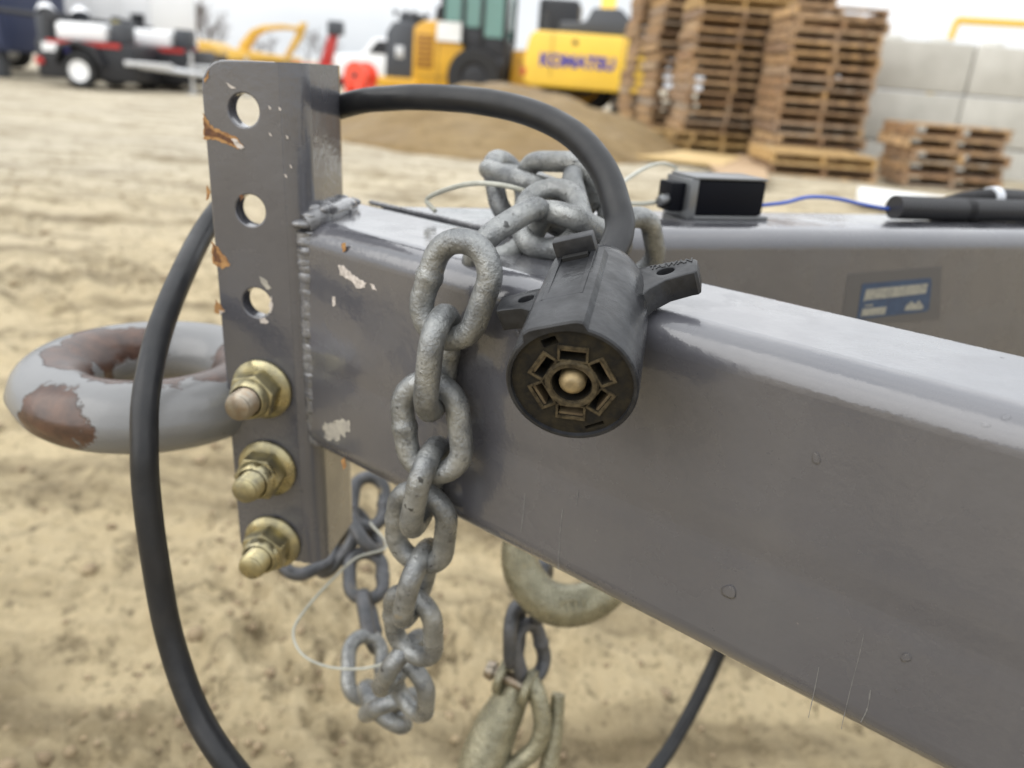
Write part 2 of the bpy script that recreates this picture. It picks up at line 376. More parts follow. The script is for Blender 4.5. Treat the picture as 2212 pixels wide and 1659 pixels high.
def water_material():
    m = bpy.data.materials.new('water'); m.use_nodes = True; t = m.node_tree; t.nodes.clear(); o = N('ShaderNodeOutputMaterial', t); f = N('ShaderNodeFresnel', t); f.inputs[0].default_value = 1.16
    tr = N('ShaderNodeBsdfTransparent', t); gl = N('ShaderNodeBsdfGlossy', t); gl.inputs['Roughness'].default_value = 0.02; mxn = N('ShaderNodeMixShader', t)
    t.links.new(f.outputs[0], mxn.inputs[0]); t.links.new(tr.outputs[0], mxn.inputs[1]); t.links.new(gl.outputs[0], mxn.inputs[2]); t.links.new(mxn.outputs[0], o.inputs[0]); MATS['water'] = m
water_material()

AN, AF = R_(-38.2), R_(22.3); AB = (AN + AF) / 2
def axes(a):
    u = Vector((math.cos(a), math.sin(a), 0)); return u, Vector((-u.y, u.x, 0))
UN, NN = axes(AN); UF, NF = axes(AF); UB, NB = axes(AB); ZZ = Vector((0, 0, 1))
ZT = CAMH - 0.0766; DN = 0.2512; TW, TH, TR = 0.076, 0.127, 0.0125; DF = 0.407
P0 = at(526, 238, 0.392)                                            # centre of the top hole in the coupler channel
WEB = P0.dot(UB) + 0.030
_t = math.tan(R_(1.7)); EY = (ZZ - UB * _t).normalized(); EX = (UB + ZZ * _t).normalized(); EZ = -NB
CH = frame(P0, EX, EY, EZ)
WORLD = Matrix.Identity(4)
tongue = thing('trailer_tongue', 'grey painted steel trailer tongue of two tubes meeting at an upright drilled hitch channel', 'trailer tongue', (0, 0, 0))

def tube_profile(groove=False):
    pr = []
    def arc(cx, cy, a0):
        for k in range(13):
            a = R_(a0 + 90 * k / 12); pr.append((cx + TR * math.cos(a), cy + TR * math.sin(a)))
    # (w, z): w grows away from the camera, z down from the top is negative
    arc(TW - TR, -TR, 0)                     # far top corner
    arc(TR, -TR, 90)                         # near top corner
    if groove:
        for k in range(1, 28):
            z = -0.030 - 0.068 * k / 28; pr.append((0.00045 * math.exp(-((z + 0.076) / 0.006) ** 2) - 0.0004 * math.exp(-((z + 0.060) / 0.014) ** 2), z))
    arc(TR, -TH + TR, 180); arc(TW - TR, -TH + TR, 270)
    return pr
def build_tube(name, dist, u, n, cutp, cutn, length, groove):
    pr = tube_profile(groove); m = len(pr); b = MB()
    segs = 40
    for i in range(segs + 1):
        for w, z in pr:
            q = n * (dist + w) + ZZ * (ZT + z); s0 = (cutp - q.dot(cutn)) / u.dot(cutn)
            b.v.append(q + u * (s0 + (length - s0) * i / segs))
    for i in range(segs):
        for k in range(m):
            b.f.append((i * m + k, i * m + (k + 1) % m, (i + 1) * m + (k + 1) % m, (i + 1) * m + k))
    b.f += [tuple(range(m)), tuple(segs * m + k for k in range(m))[::-1]]
    o = b.build(name, 'grey_paint', tongue, smooth=True, autos=30); smooth_mesh(o.data, 30, (n, ZZ)); return o
near_tube = build_tube('frame_tube', DN, UN, NN, WEB + 0.0004, UB, 1.1, True)
near_tube['label'] = 'wet grey tube nearest the camera'
far_tube = build_tube('frame_tube', DF, UF, NF, DN + TW - 0.001, NN, 1.5, False)
far_tube['label'] = 'grey tube running away behind, carrying the sticker'

# upright channel with holes
CT, CB = 0.0225, -0.2525
fl = [(-0.021, CB + 0.008), (-0.021, CT - 0.014)] + [(-0.021 + 0.0135 - 0.0135 * math.cos(R_(a)) * 1.0, CT - 0.014 + 0.014 * math.sin(R_(a)) ** 0.9) for a in (22, 42, 60, 76)] + [(-0.0055, CT), (0.020, CT), (0.020, CB), (-0.012, CB), (-0.018, CB + 0.003)]
holes = [circ(0, -0.048 * k, 0.0079, 32) for k in range(6)]
fl_me = plate2d([fl] + [h[::-1] for h in holes], 0.009, 0.0008)
b = MB(); prof = []
def arc2(cx, cy, r, a0, a1, n=7): return [(cx + r * math.cos(R_(a0 + (a1 - a0) * k / (n - 1))), cy + r * math.sin(R_(a0 + (a1 - a0) * k / (n - 1)))) for k in range(n)]
prof = [(0.0175, 0.00012), (0.0190, 0.00012)] + arc2(0.019, -0.011, 0.011, 90, 0) + arc2(0.019, -0.049, 0.011, 0, -90) + [(-0.013, -0.060), (-0.013, -0.051)] + [(0.018, -0.051), (0.021, -0.048), (0.021, -0.012), (0.0195, -0.009), (0.0175, -0.0089)]
b.prism(prof, Vector((0, CB, 0)), Vector((1, 0, 0)), Vector((0, 0, 1)), Vector((0, CT - CB, 0)))
c_me = b.mesh('c', smooth=True)
ch_me = merge_meshes('coupler_channel', [(fl_me, CH @ Matrix.Translation((0, 0, -0.0045))), (c_me, CH)])
smooth_mesh(ch_me, 30, (EX, EY, EZ))
channel = obj('coupler_channel', ch_me, 'grey_paint', tongue)

# weld beads
def bead(name, pts, r, amp=0.35, freq=1.0, seed=1):
    rng = random.Random(seed); P = spline(pts, 30); out = []; rad = []; s = 0
    for i, p in enumerate(P):
        if i: s += (p - P[i - 1]).length
        rad.append(r * (1 + amp * abs(math.sin(s / 0.0042 * math.pi * freq)) - amp * 0.5 + rng.uniform(-.05, .05))); out.append(p + Vector((rng.uniform(-1, 1), rng.uniform(-1, 1), rng.uniform(-1, 1))) * r * 0.06)
    return MB().tube(out, rad, 12).build(name, 'weld_paint', channel, smooth=True, autos=70)
wc = lambda x, y, z: CH @ Vector((x, y, z))
tz = (CH.inverted() @ Vector((P0.x, P0.y, ZT))).y
bead('weld_bead', [wc(0.0275, tz - 0.004, -0.0055), wc(0.0285, tz - 0.03, -0.005), wc(0.0285, tz - 0.07, -0.005), wc(0.0285, tz - 0.10, -0.005), wc(0.029, tz - 0.122, -0.006)], 0.0062, 0.10, 1.3, 2)
def top_weld():
    b = MB(); rg = random.Random(9)
    P = spline([wc(0.0275, tz - 0.002, -0.003), wc(0.0325, tz + 0.001, -0.010), wc(0.0335, tz + 0.001, -0.03), wc(0.0335, tz + 0.001, -0.048), wc(0.030, tz - 0.001, -0.060)], 16); b.tube(P, 0.0052, 12)
    for k in range(46):
        f = rg.random(); p = P[int(f * (len(P) - 1))] + Vector((rg.uniform(-.003, .0035), rg.uniform(-.002, .002), rg.uniform(-.001, .0045))); r = rg.uniform(0.0022, 0.0042)
        vs = []; n, m = 10, 6; st = Vector((rg.uniform(.8, 1.5), rg.uniform(.8, 1.3), rg.uniform(.5, .8)))
        for j in range(m + 1):
            for i in range(n):
                a, c = 2 * math.pi * i / n, math.pi * j / m; vs.append(p + Vector((st.x * math.sin(c) * math.cos(a), st.y * math.sin(c) * math.sin(a), st.z * math.cos(c))) * r)
        b.add(vs, [(j * n + i, j * n + (i + 1) % n, (j + 1) * n + (i + 1) % n, (j + 1) * n + i) for j in range(m) for i in range(n)])
    o = b.build('weld_bead', 'weld_paint', channel, smooth=True, autos=80); o['kind'] = 'stuff'
top_weld()
pj = NN * (DN + TW) + ZZ * (ZT - 0.0006)
sj = (WEB - pj.dot(UB)) / UN.dot(UB)
bead('weld_bead', [pj + UN * (sj + 0.006), pj + UN * (sj + 0.05), pj + UN * (sj + 0.10), pj + UN * (sj + 0.15)], 0.0015, 0.3, 1, 4)

# pintle ring
ring_c = onplane(336, 822, P0 + NB * 0.030, NB)
def ring_material():
    m = bpy.data.materials.new('ring_paint'); m.use_nodes = True; t = m.node_tree; bs = t.nodes['Principled BSDF']; L = t.links.new
    tcn = N('ShaderNodeTexCoord', t)
    n1 = N('ShaderNodeTexNoise', t); n1.inputs['Scale'].default_value = 30; n1.inputs['Detail'].default_value = 7; n1.inputs['Roughness'].default_value = 0.62
    L(tcn.outputs['Object'], n1.inputs[0])
    # worn where the hook rubs: at the nose and inside the eye
    def dist(p, r0, r1):
        v = N('ShaderNodeVectorMath', t, operation='DISTANCE'); L(tcn.outputs['Object'], v.inputs[0]); v.inputs[1].default_value = p
        r = N('ShaderNodeMapRange', t); r.inputs[1].default_value = r0; r.inputs[2].default_value = r1; r.inputs[3].default_value = 1; r.inputs[4].default_value = 0; L(v.outputs['Value'], r.inputs[0]); return r.outputs[0]
    sp = [(70, 880, 0.41, 0.026), (50, 935, 0.41, 0.026), (110, 910, 0.40, 0.024), (165, 918, 0.395, 0.020), (195, 935, 0.39, 0.012), (230, 712, 0.49, 0.026), (310, 705, 0.50, 0.026), (400, 700, 0.50, 0.018), (160, 760, 0.46, 0.024), (205, 790, 0.44, 0.012),
          (260, 800, 0.46, 0.022), (330, 785, 0.47, 0.044), (430, 785, 0.47, 0.044), (450, 720, 0.49, 0.018), (300, 760, 0.49, 0.022)]
    spots = [dist(tuple(at(x, y, d)), r * 0.2, r * 1.45) for x, y, d, r in sp]
    cur = spots[0]
    for s in spots[1:]:
        a = N('ShaderNodeMath', t, operation='MAXIMUM'); L(cur, a.inputs[0]); L(s, a.inputs[1]); cur = a.outputs[0]
    a = N('ShaderNodeMath', t, operation='MULTIPLY_ADD'); L(n1.outputs[0], a.inputs[0]); a.inputs[1].default_value = 1.5; L(cur, a.inputs[2])
    r = N('ShaderNodeMapRange', t); r.inputs[1].default_value = 1.14; r.inputs[2].default_value = 1.20; L(a.outputs[0], r.inputs[0])
    n2 = N('ShaderNodeTexNoise', t); n2.inputs['Scale'].default_value = 110; n2.inputs['Detail'].default_value = 5; L(tcn.outputs['Object'], n2.inputs[0])
    rr = N('ShaderNodeValToRGB', t); rr.color_ramp.elements[0].position = 0.35; rr.color_ramp.elements[0].color = (0.045, 0.026, 0.020, 1); rr.color_ramp.elements[1].position = 0.75; rr.color_ramp.elements[1].color = (0.10, 0.052, 0.034, 1)
    L(n2.outputs[0], rr.inputs[0])
    mp_ = N('ShaderNodeMix', t, data_type='RGBA'); L(r.outputs[0], mp_.inputs[0]); mp_.inputs[6].default_value = (0.165, 0.166, 0.167, 1); L(rr.outputs[0], mp_.inputs[7])
    L(mp_.outputs[2], bs.inputs['Base Color']); bs.inputs['Roughness'].default_value = 0.24
    h = N('ShaderNodeMath', t, operation='MULTIPLY_ADD'); L(r.outputs[0], h.inputs[0]); h.inputs[1].default_value = -0.8; L(n1.outputs[0], h.inputs[2])
    bp = N('ShaderNodeBump', t); bp.inputs['Distance'].default_value = 0.0009; L(h.outputs[0], bp.inputs['Height']); L(bp.outputs[0], bs.inputs['Normal'])
    MATS['ring_paint'] = m
ring_material()
def ring_mesh():
    R, rw, rh = 0.0550, 0.0224, 0.0196; n, m = 96, 28; b = MB()
    for i in range(n):
        a = 2 * math.pi * i / n; d = UB * math.cos(a) + NB * math.sin(a)
        for k in range(m):
            t = 2 * math.pi * k / m; c, s = math.cos(t), math.sin(t)
            fl_ = 0.0009 if abs(s) < 0.12 and c > 0 else 0       # forging parting line
            b.v.append(ring_c + d * (R + (rw + fl_) * c) + ZZ * (rh * s))
    for i in range(n):
        for k in range(m): b.f.append((i * m + k, ((i + 1) % n) * m + k, ((i + 1) % n) * m + (k + 1) % m, i * m + (k + 1) % m))
    return b
ring = ring_mesh().build('tow_ring', 'ring_paint', tongue, smooth=True, autos=80); ring['label'] = 'chipped grey tow ring with brown rust at the nose'
sh = MB(); 
for dz, hh in ((0, 0.034),): sh.box((0, 0, 0), (0.075, 0.040, hh))
sh.v = [ring_c + UB * (0.099 + v.x) + NB * v.y + ZZ * (v.z) for v in sh.v]
sh.build('ring_shank', 'ring_paint', tongue, bevel=0.006, seg=3)
sb = MB(); sb.prism([(-0.012, 0.0), (0.0145, 0.0), (0.0145, -0.112), (-0.012, -0.112)], wc(0, -0.136, -0.0105), EX, EY, EZ * -0.039)
sb.build('ring_mount_block', 'ring_paint', tongue, bevel=0.002)

# bolts through the channel
for k in (3, 4, 5):
    y = -0.048 * k; c = wc(0.0005, y, 0)
    bolt = MB(); pr = [(-0.02, 0.0), (-0.02, 0.0074)]; z = 0.006
    while z < 0.0290: pr += [(z, 0.0076), (z + 0.0012, 0.0064)]; z += 0.0024
    pr += [(0.0300, 0.0068), (0.0308, 0.0060), (0.0308, 0.0)]
    bolt.lathe(c, EZ, pr, 28); bo = bolt.build('bolt', 'worn_steel' if k == 3 else 'yellow_zinc', tongue, smooth=True, autos=60)
    bo['label'] = {3: 'uppermost bolt, steel end above the others', 4: 'middle bolt of the three', 5: 'lowest bolt of the three'}[k]
    MB().lathe(c, EZ, [(0.0003, 0.008), (0.0003, 0.0164), (0.0012, 0.0170), (0.0028, 0.0168), (0.0036, 0.0158), (0.0050, 0.0135), (0.0052, 0.008)], 36).build('washer', 'yellow_zinc', bo, smooth=True)
    nut = MB(); a0 = {3: 0.25, 4: 0.0, 5: 0.45}[k]
    hx = [(0.0136 * math.cos(a0 + math.pi / 3 * i), 0.0136 * math.sin(a0 + math.pi / 3 * i)) for i in range(6)]
    nut.prism(hx, c + EZ * 0.0045, EX, EY, EZ * 0.0115); no = nut.build('nut', 'yellow_zinc', bo, bevel=0.0011)
    MB().lathe(c, EZ, [(0.0158, 0.0112), (0.0178, 0.0108), (0.0200, 0.0098), (0.0206, 0.0088), (0.0196, 0.0076)], 30).build('nut_collar', 'yellow_zinc', no, smooth=True, autos=60)

# paint chips: irregular thin flakes of rust and primer on the channel edge and tube
def flake(parent, poly, M, m, h=0.00025, jag=0.0006, seed=0, name='paint_chip'):
    rng = random.Random(seed); P = []
    for i in range(len(poly)):
        a, b_ = Vector((*poly[i], 0)), Vector((*poly[(i + 1) % len(poly)], 0)); k = max(2, int((b_ - a).length / 0.0012))
        for j in range(k): P.append(a.lerp(b_, j / k) + Vector((rng.uniform(-jag, jag), rng.uniform(-jag, jag), 0)))
    b = MB(); n = len(P); c = sum(P, Vector()) / n
    vs = [M @ Vector((p.x, p.y, h)) for p in P] + [M @ Vector((p.x, p.y, -0.0002)) for p in P]
    b.add(vs, [tuple(range(n))] + [(k, (k + 1) % n, (k + 1) % n + n, k + n) for k in range(n)])
    return b.build(name, m, parent)
def px_local(M, pts):
    """picture points -> local xy on the plane of frame M"""
    o = M.translation; n = M.col[2].to_3d(); Mi = M.inverted(); return [tuple((Mi @ onplane(x, y, o, n))[:2]) for x, y in pts]
CHF = CH
def chip(pts, m, seed, h=0.00025, M=CHF, parent=channel, jag=0.0005): return flake(parent, px_local(M, pts), M, m, h, jag, seed)
chip([(439, 245), (447, 258), (462, 276), (490, 287), (513, 296), (527, 318), (515, 322), (490, 312), (470, 303), (440, 300)], 'rust_rim', 1)
chip([(441, 255), (447, 270), (462, 283), (490, 294), (506, 303), (506, 312), (488, 305), (466, 295), (443, 294)], 'rust_chip', 2, 0.0004, jag=0.0003)
chip([(500, 300), (512, 299), (527, 319), (514, 321)], 'primer_chip', 3, 0.0005)
chip([(458, 520), (466, 530), (482, 548), (497, 572), (480, 580), (459, 570)], 'rust_rim', 4)
chip([(461, 528), (470, 545), (480, 566), (463, 566)], 'rust_chip', 5, 0.0004)
chip([(465, 648), (474, 655), (485, 672), (470, 678), (464, 676)], 'rust_rim', 6)
chip([(474, 668), (487, 672), (477, 680)], 'primer_chip', 7, 0.0004)
chip([(448, 402), (453, 408), (452, 430), (447, 432)], 'rust_rim', 8)
chip([(487, 178), (505, 186), (512, 192), (500, 190)], 'primer_chip', 9)
chip([(440, 172), (447, 160), (452, 150), (449, 166), (443, 178)], 'rust_rim', 10)
chip([(560, 597), (575, 604), (586, 622), (580, 626), (566, 610)], 'dry_mud', 11); chip([(586, 640), (590, 655), (587, 678), (583, 676), (582, 655)], 'primer_chip', 12)
chip([(562, 690), (574, 686), (580, 694), (575, 700), (565, 697)], 'primer_chip', 13); chip([(518, 424), (524, 420), (528, 428), (520, 434)], 'rust_chip', 14)
for k, (x, y) in enumerate(((582, 233), (604, 235), (583, 290), (620, 296), (628, 360), (617, 380))): chip([(x - 3, y - 4), (x + 2, y - 2), (x + 4, y + 4), (x, y + 3)], 'primer_chip', 20 + k, jag=0.0002)
TF = frame(NN * DN + ZZ * (ZT - 0.06), UN, ZZ, -NN)                 # camera-side face of the near tube
def tchip(pts, m, seed, h=0.0002, jag=0.0004): return chip(pts, m, seed, h, TF, near_tube, jag)
tchip([(731, 572), (742, 574), (757, 588), (772, 600), (792, 612), (788, 622), (772, 622), (755, 604), (735, 594)], 'primer_chip', 31)
tchip([(800, 612), (808, 616), (814, 628), (805, 624)], 'primer_chip', 32, jag=0.0002)
tchip([(718, 640), (724, 641), (725, 660), (719, 662)], 'primer_chip', 33, jag=0.0002); tchip([(738, 527), (745, 524), (747, 540), (741, 545)], 'rust_rim', 34, jag=0.0003)
tchip([(737, 994), (744, 990), (748, 1008), (742, 1014)], 'rust_rim', 35, jag=0.0003)
tchip([(690, 748), (720, 742), (752, 752), (755, 778), (735, 774), (712, 778), (690, 770)], 'dry_mud', 36, 0.0001, 0.0014)
tchip([(698, 915), (752, 905), (756, 930), (730, 952), (700, 948)], 'dry_mud', 37, 0.0001, 0.0014)
# fine scratches on the near tube
mat('scratch', (0.135, 0.133, 0.132), 0.5)
def scratches():
    b = MB(); rng = random.Random(3)
    lines = [[(1868, 1368), (1855, 1420), (1840, 1480), (1820, 1560), (1818, 1575)], [(1880, 1490), (1872, 1530), (1860, 1560)], [(1135, 1065), (1130, 1110), (1125, 1150)],
             [(1205, 1190), (1206, 1215), (1212, 1222)], [(1215, 1100), (1210, 1160), (1205, 1230)], [(1770, 1440), (1760, 1480), (1745, 1550)], [(1960, 1260), (1965, 1268), (1975, 1272)], [(1165, 780), (1170, 800)],
             [(1250, 1060), (1246, 1090)], [(1700, 1180), (1712, 1190)], [(1400, 980), (1404, 992)]]
    for l in lines:
        P = spline([onplane(x + rng.uniform(-2, 2), y, TF.translation, NN) for x, y in l], 6); w = rng.uniform(0.00010, 0.0002)
        for i in range(len(P) - 1):
            s = UN * w * (0.4 + rng.random()); o = -NN * 0.00012
            b.add([P[i] - s + o, P[i] + s + o, P[i + 1] + s + o, P[i + 1] - s + o], [(0, 1, 2, 3)])
    o = b.build('scratches', 'scratch', near_tube); o['kind'] = 'stuff'
scratches()
# beads and films of rain water
def drops():
    b = MB(); rng = random.Random(11)
    def cap(p, n, r, h, st=1.0, dr=None, seg=14):
        n = n.normalized(); q = (dr - n * dr.dot(n)).normalized() if dr else n.orthogonal().normalized(); w = n.cross(q); vs = []; fs = []; rings = 4
        ph = rng.random() * 6; wob = [1 + 0.16 * math.sin(2 * math.pi * k / seg * 2 + ph) + 0.10 * math.sin(2 * math.pi * k / seg * 3 + ph * 2) for k in range(seg)]
        for j in range(rings):
            e = j / rings
            for k in range(seg):
                t = 2 * math.pi * k / seg; rr = r * wob[k] * math.cos(e * math.pi / 2) if j else r * wob[k]
                vs.append(p + (q * math.cos(t) * st + w * math.sin(t)) * rr + n * (h * math.sin(e * math.pi / 2) - 0.00005 * (j == 0)))
        vs.append(p + n * h)
        for j in range(rings - 1):
            for k in range(seg): fs.append((j * seg + k, j * seg + (k + 1) % seg, (j + 1) * seg + (k + 1) % seg, (j + 1) * seg + k))
        for k in range(seg): fs.append(((rings - 1) * seg + k, (rings - 1) * seg + (k + 1) % seg, rings * seg))
        b.add(vs, fs)
    def on_corner(s, a): # s along UN from picture origin, a = 0 face .. 90 top
        n = (-NN * math.cos(a) + ZZ * math.sin(a)); return NN * (DN + TR) + ZZ * (ZT - TR) + n * TR + UN * s, n
    for k in range(60):
        a = R_(rng.uniform(8, 95)); p, n = on_corner(rng.uniform(-0.03, 0.26), a); r = rng.uniform(0.0004, 0.0011) * (1 + 1.6 * rng.random() ** 3); cap(p, n, r, r * 0.45, rng.uniform(1, 1.7), UN)
    for x, y, r in ((1575, 1278, 0.0026), (1763, 990, 0.0016), (1957, 1420, 0.0015), (1937, 1490, 0.0006), (1100, 695, 0.0014), (1118, 720, 0.0013)):
        p = onplane(x, y, TF.translation, NN); cap(p, -NN, r, r * 0.5, 1.25, ZZ)
    for x, y, r in ((640, 520, 0.0014), (648, 548, 0.0016), (662, 505, 0.0012)):
        p = onplane(x, y, P0 - NB * 0.001, NB); cap(p, -NB, r, r * 0.6, 1.0)
    # thin puddles on the shoulder of the tube
    for s, a, r, st in ((0.118, 48, 0.0075, 1.5), (0.045, 52, 0.006, 1.4), (0.020, 38, 0.006, 1.5), (0.175, 40, 0.003, 0.8), (0.20, 45, 0.0026, 1.6), (0.162, 44, 0.0022, 1.0), (-0.01, 55, 0.005, 1.6)):
        p, n = on_corner(s, R_(a)); cap(p - n * 0.0003, n, r, 0.0009, st, UN, 26)
    for k in range(50):
        w = rng.uniform(TR, TW - TR); s = rng.uniform(-0.05, 0.36); p = NN * (DN + w) + ZZ * ZT + UN * s; r = rng.uniform(0.0005, 0.002); cap(p, ZZ, r, r * 0.3, rng.uniform(1, 1.6))
    o = b.build('water_drops', 'water', tongue, smooth=True, autos=80); o['kind'] = 'stuff'
drops()

# sticker on the far tube
mat('sticker_film', (0.065, 0.064, 0.068), 0.42, coat=0.2)
mat('sticker_blue', (0.010, 0.030, 0.075), 0.4, coat=0.3, var=(0.016, 0.045, 0.10), vscale=200)
mat('sticker_white', (0.24, 0.235, 0.20), 0.4, coat=0.3, var=(0.15, 0.15, 0.14), vscale=300)
FFp = NF * (DF - 0.0003) + ZZ * ZT; FF = frame(NF * DF + ZZ * (ZT - 0.05), UF, ZZ, -NF)
def stk(pts, m, h, name='print_panel', parent=None):
    P = [onplane(x, y, NF * DF, NF) for x, y in pts]; n = len(P); o = -NF * h
    return MB().add([p + o for p in P] + [p - NF * -0.0001 for p in P], [tuple(range(n))] + [(k, (k + 1) % n, (k + 1) % n + n, k + n) for k in range(n)]).build(name, m, parent or far_tube)
sf = stk([(1832, 592), (2034, 575), (2030, 690), (1815, 705)], 'sticker_film', 0.0002, 'sticker'); sf['label'] = 'blue and cream sticker on clear film'
stk([(1862, 613), (2010, 600), (2012, 612), (2006, 668), (1998, 673), (1850, 690)], 'sticker_blue', 0.0004, parent=far_tube)
stk([(1870, 625), (2004, 612), (1998, 633), (1940, 640), (1870, 648), (1864, 652)], 'sticker_white', 0.0006)
stk([(1862, 667), (1914, 662), (1910, 678), (1858, 683)], 'sticker_white', 0.0006)
for k in range(3): stk([(1868 + k * 6, 658 - k * 0.5), (1872 + k * 6, 657 - k * .5), (1871 + k * 6, 662 - k * .5), (1867 + k * 6, 663 - k * .5)], 'sticker_white', 0.0006)
stk([(1956, 660), (1968, 650), (1975, 657), (1984, 648), (1994, 662), (1990, 668), (1952, 670)], 'sticker_white', 0.0006)
# ================================================================== SAFETY CHAINS
def galv_material(name, c1, c2, c3, rough=0.42):
    m = bpy.data.materials.new(name); m.use_nodes = True; t = m.node_tree; b = t.nodes['Principled BSDF']; L = t.links.new
    tcn = N('ShaderNodeTexCoord', t); oi = N('ShaderNodeObjectInfo', t)
    ad = N('ShaderNodeVectorMath', t, operation='ADD'); L(tcn.outputs['Object'], ad.inputs[0]); L(oi.outputs['Random'], ad.inputs[1])
    def noise(s, d, r=0.6):
        n = N('ShaderNodeTexNoise', t); n.inputs['Scale'].default_value = s; n.inputs['Detail'].default_value = d; n.inputs['Roughness'].default_value = r; L(ad.outputs[0], n.inputs[0]); return n.outputs[0]
    def mr(v, a, b_, c=0, d=1):
        r = N('ShaderNodeMapRange', t); r.inputs[1].default_value = a; r.inputs[2].default_value = b_; r.inputs[3].default_value = c; r.inputs[4].default_value = d; L(v, r.inputs[0]); return r.outputs[0]
    def mix(f, a, b_):
        x = N('ShaderNodeMix', t, data_type='RGBA'); L(f, x.inputs[0])
        for s_, v in ((6, a), (7, b_)):
            if isinstance(v, tuple): x.inputs[s_].default_value = (*v, 1)
            else: L(v, x.inputs[s_])
        return x.outputs[2]
    c = mix(mr(noise(70, 6), 0.36, 0.66), c1, c2)
    c = mix(mr(noise(260, 4, 0.7), 0.58, 0.72, 0, 0.75), c, c3)
    c = mix(mr(noise(45, 3), 0.68, 0.76, 0, 0.6), c, (0.42, 0.33, 0.17))
    c = mix(mr(noise(150, 2, 0.5), 0.70, 0.74, 0, 0.8), c, tuple(v * 0.45 for v in c3))
    L(c, b.inputs['Base Color']); b.inputs['Metallic'].default_value = 0.6
    L(mr(noise(90, 5), 0.35, 0.65, rough - 0.12, rough + 0.16), b.inputs['Roughness'])
    bp = N('ShaderNodeBump', t); bp.inputs['Distance'].default_value = 0.0011; L(noise(230, 6, 0.65), bp.inputs['Height']); L(bp.outputs[0], b.inputs['Normal'])
    MATS[name] = m
galv_material('galvanised', (0.14, 0.146, 0.15), (0.31, 0.315, 0.305), (0.06, 0.06, 0.058), 0.33)
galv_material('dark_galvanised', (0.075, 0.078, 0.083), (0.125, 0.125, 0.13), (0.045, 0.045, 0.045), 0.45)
galv_material('zinc_hook', (0.19, 0.18, 0.125), (0.32, 0.30, 0.21), (0.11, 0.10, 0.07), 0.26)
WIRE, PIT, INW = 0.0053, 0.0312, 0.0150                            # wire radius, inner length, inner width
def link_mesh(name):
    b = MB(); rr = INW / 2 + WIRE; hl = (PIT - INW) / 2; pts = []
    for k in range(17): a = -math.pi / 2 + math.pi * k / 16; pts.append(Vector((hl + rr * math.cos(a), rr * math.sin(a), 0)))
    for k in range(1, 4): pts.append(Vector((hl - 2 * hl * k / 4, rr, 0)))
    for k in range(17): a = math.pi / 2 + math.pi * k / 16; pts.append(Vector((-hl + rr * math.cos(a), rr * math.sin(a), 0)))
    for k in range(1, 8): pts.append(Vector((-hl + 2 * hl * k / 8, -rr, 0)))
    rad = [WIRE] * len(pts); rad[-4] = WIRE * 1.14; rad[-3] = WIRE * 1.05; rad[-5] = WIRE * 1.12      # butt-weld swelling
    b.tube(pts, rad, 14, closed=True); return b.mesh(name, smooth=True, autos=80)
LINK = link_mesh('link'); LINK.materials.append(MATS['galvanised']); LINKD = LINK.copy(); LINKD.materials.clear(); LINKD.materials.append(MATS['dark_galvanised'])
def put_link(parent, c, ax, phi, dark=False, flip=False):
    """phi 0 = ring open towards the camera, 90 = edge on"""
    ax = ax.normalized(); tocam = (CAM - c); n = (tocam - ax * tocam.dot(ax)).normalized(); n = Matrix.Rotation(R_(phi), 3, ax) @ n; y = n.cross(ax)
    o = bpy.data.objects.new('link', LINKD if dark else LINK); COL.objects.link(o); o.parent = parent
    M = frame(c, ax, y, n); o.matrix_basis = parent_inv(parent) @ (M @ Matrix.Rotation(math.pi, 4, 'X') if flip else M); return o
def parent_inv(p): return Matrix.Translation(-p.location)
def plink(parent, a, b_, phi, **k):
    A, B = at(*a), at(*b_); return put_link(parent, (A + B) / 2, B - A, phi, **k)

chain = thing('safety_chain', 'galvanised safety chain draped over the near tube and hanging in a loop', 'chain')
# links from the pile on top, over the shoulder and down (ends of each link's outline in the picture, with depth)
seq = [((1112, 470, 0.440), (1092, 362, 0.452), 55), ((1085, 372, 0.444), (1168, 400, 0.424), 95), ((1160, 398, 0.428), (1256, 402, 0.412), 25),
       ((1262, 380, 0.412), (1302, 520, 0.395), 120), ((1188, 462, 0.372), (1325, 530, 0.388), 75), ((1190, 552, 0.366), (1190, 398, 0.396), -8),
       ((1002, 578, 0.352), (1186, 462, 0.376), 62),
       ]
for a, b_, phi in seq: plink(chain, a, b_, phi)
# the hanging run: picture points taken on an upright plane just off the tube's face, drifting back under the tube lower down
def off_face(x, y, off): return onplane(x, y, NN * (DN - off), NN)
run = [((1022, 512, 0.010), (946, 738, 0.0165), 22), ((958, 662, 0.0175), (934, 902, 0.0175), 106), ((920, 818, 0.0175), (946, 1028, 0.0165), 22),
       ((940, 948, 0.0165), (898, 1150, 0.014), 104), ((918, 1036, 0.015), (900, 1238, 0.010), 24), ((920, 1168, 0.011), (882, 1345, 0.005), 106),
       ((888, 1250, 0.007), (896, 1446, -0.002), 38), ((902, 1360, 0.000), (834, 1496, -0.010), 108), ((890, 1412, -0.006), (884, 1550, -0.020), 46),
       ((884, 1500, -0.014), (806, 1542, -0.030), 100), ((858, 1575, -0.022), (806, 1480, -0.045), 62), ((788, 1512, -0.045), (790, 1372, -0.065), 25)]
for a, b_, phi in run:
    A, B = off_face(*a), off_face(*b_); put_link(chain, (A + B) / 2, B - A, phi)
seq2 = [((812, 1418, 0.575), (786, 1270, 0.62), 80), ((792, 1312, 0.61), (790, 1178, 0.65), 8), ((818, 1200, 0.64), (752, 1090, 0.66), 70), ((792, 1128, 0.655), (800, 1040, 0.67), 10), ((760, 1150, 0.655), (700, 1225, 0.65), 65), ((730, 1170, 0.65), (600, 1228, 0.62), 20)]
for a, b_, phi in seq2: plink(chain, a, b_, phi, dark=True)
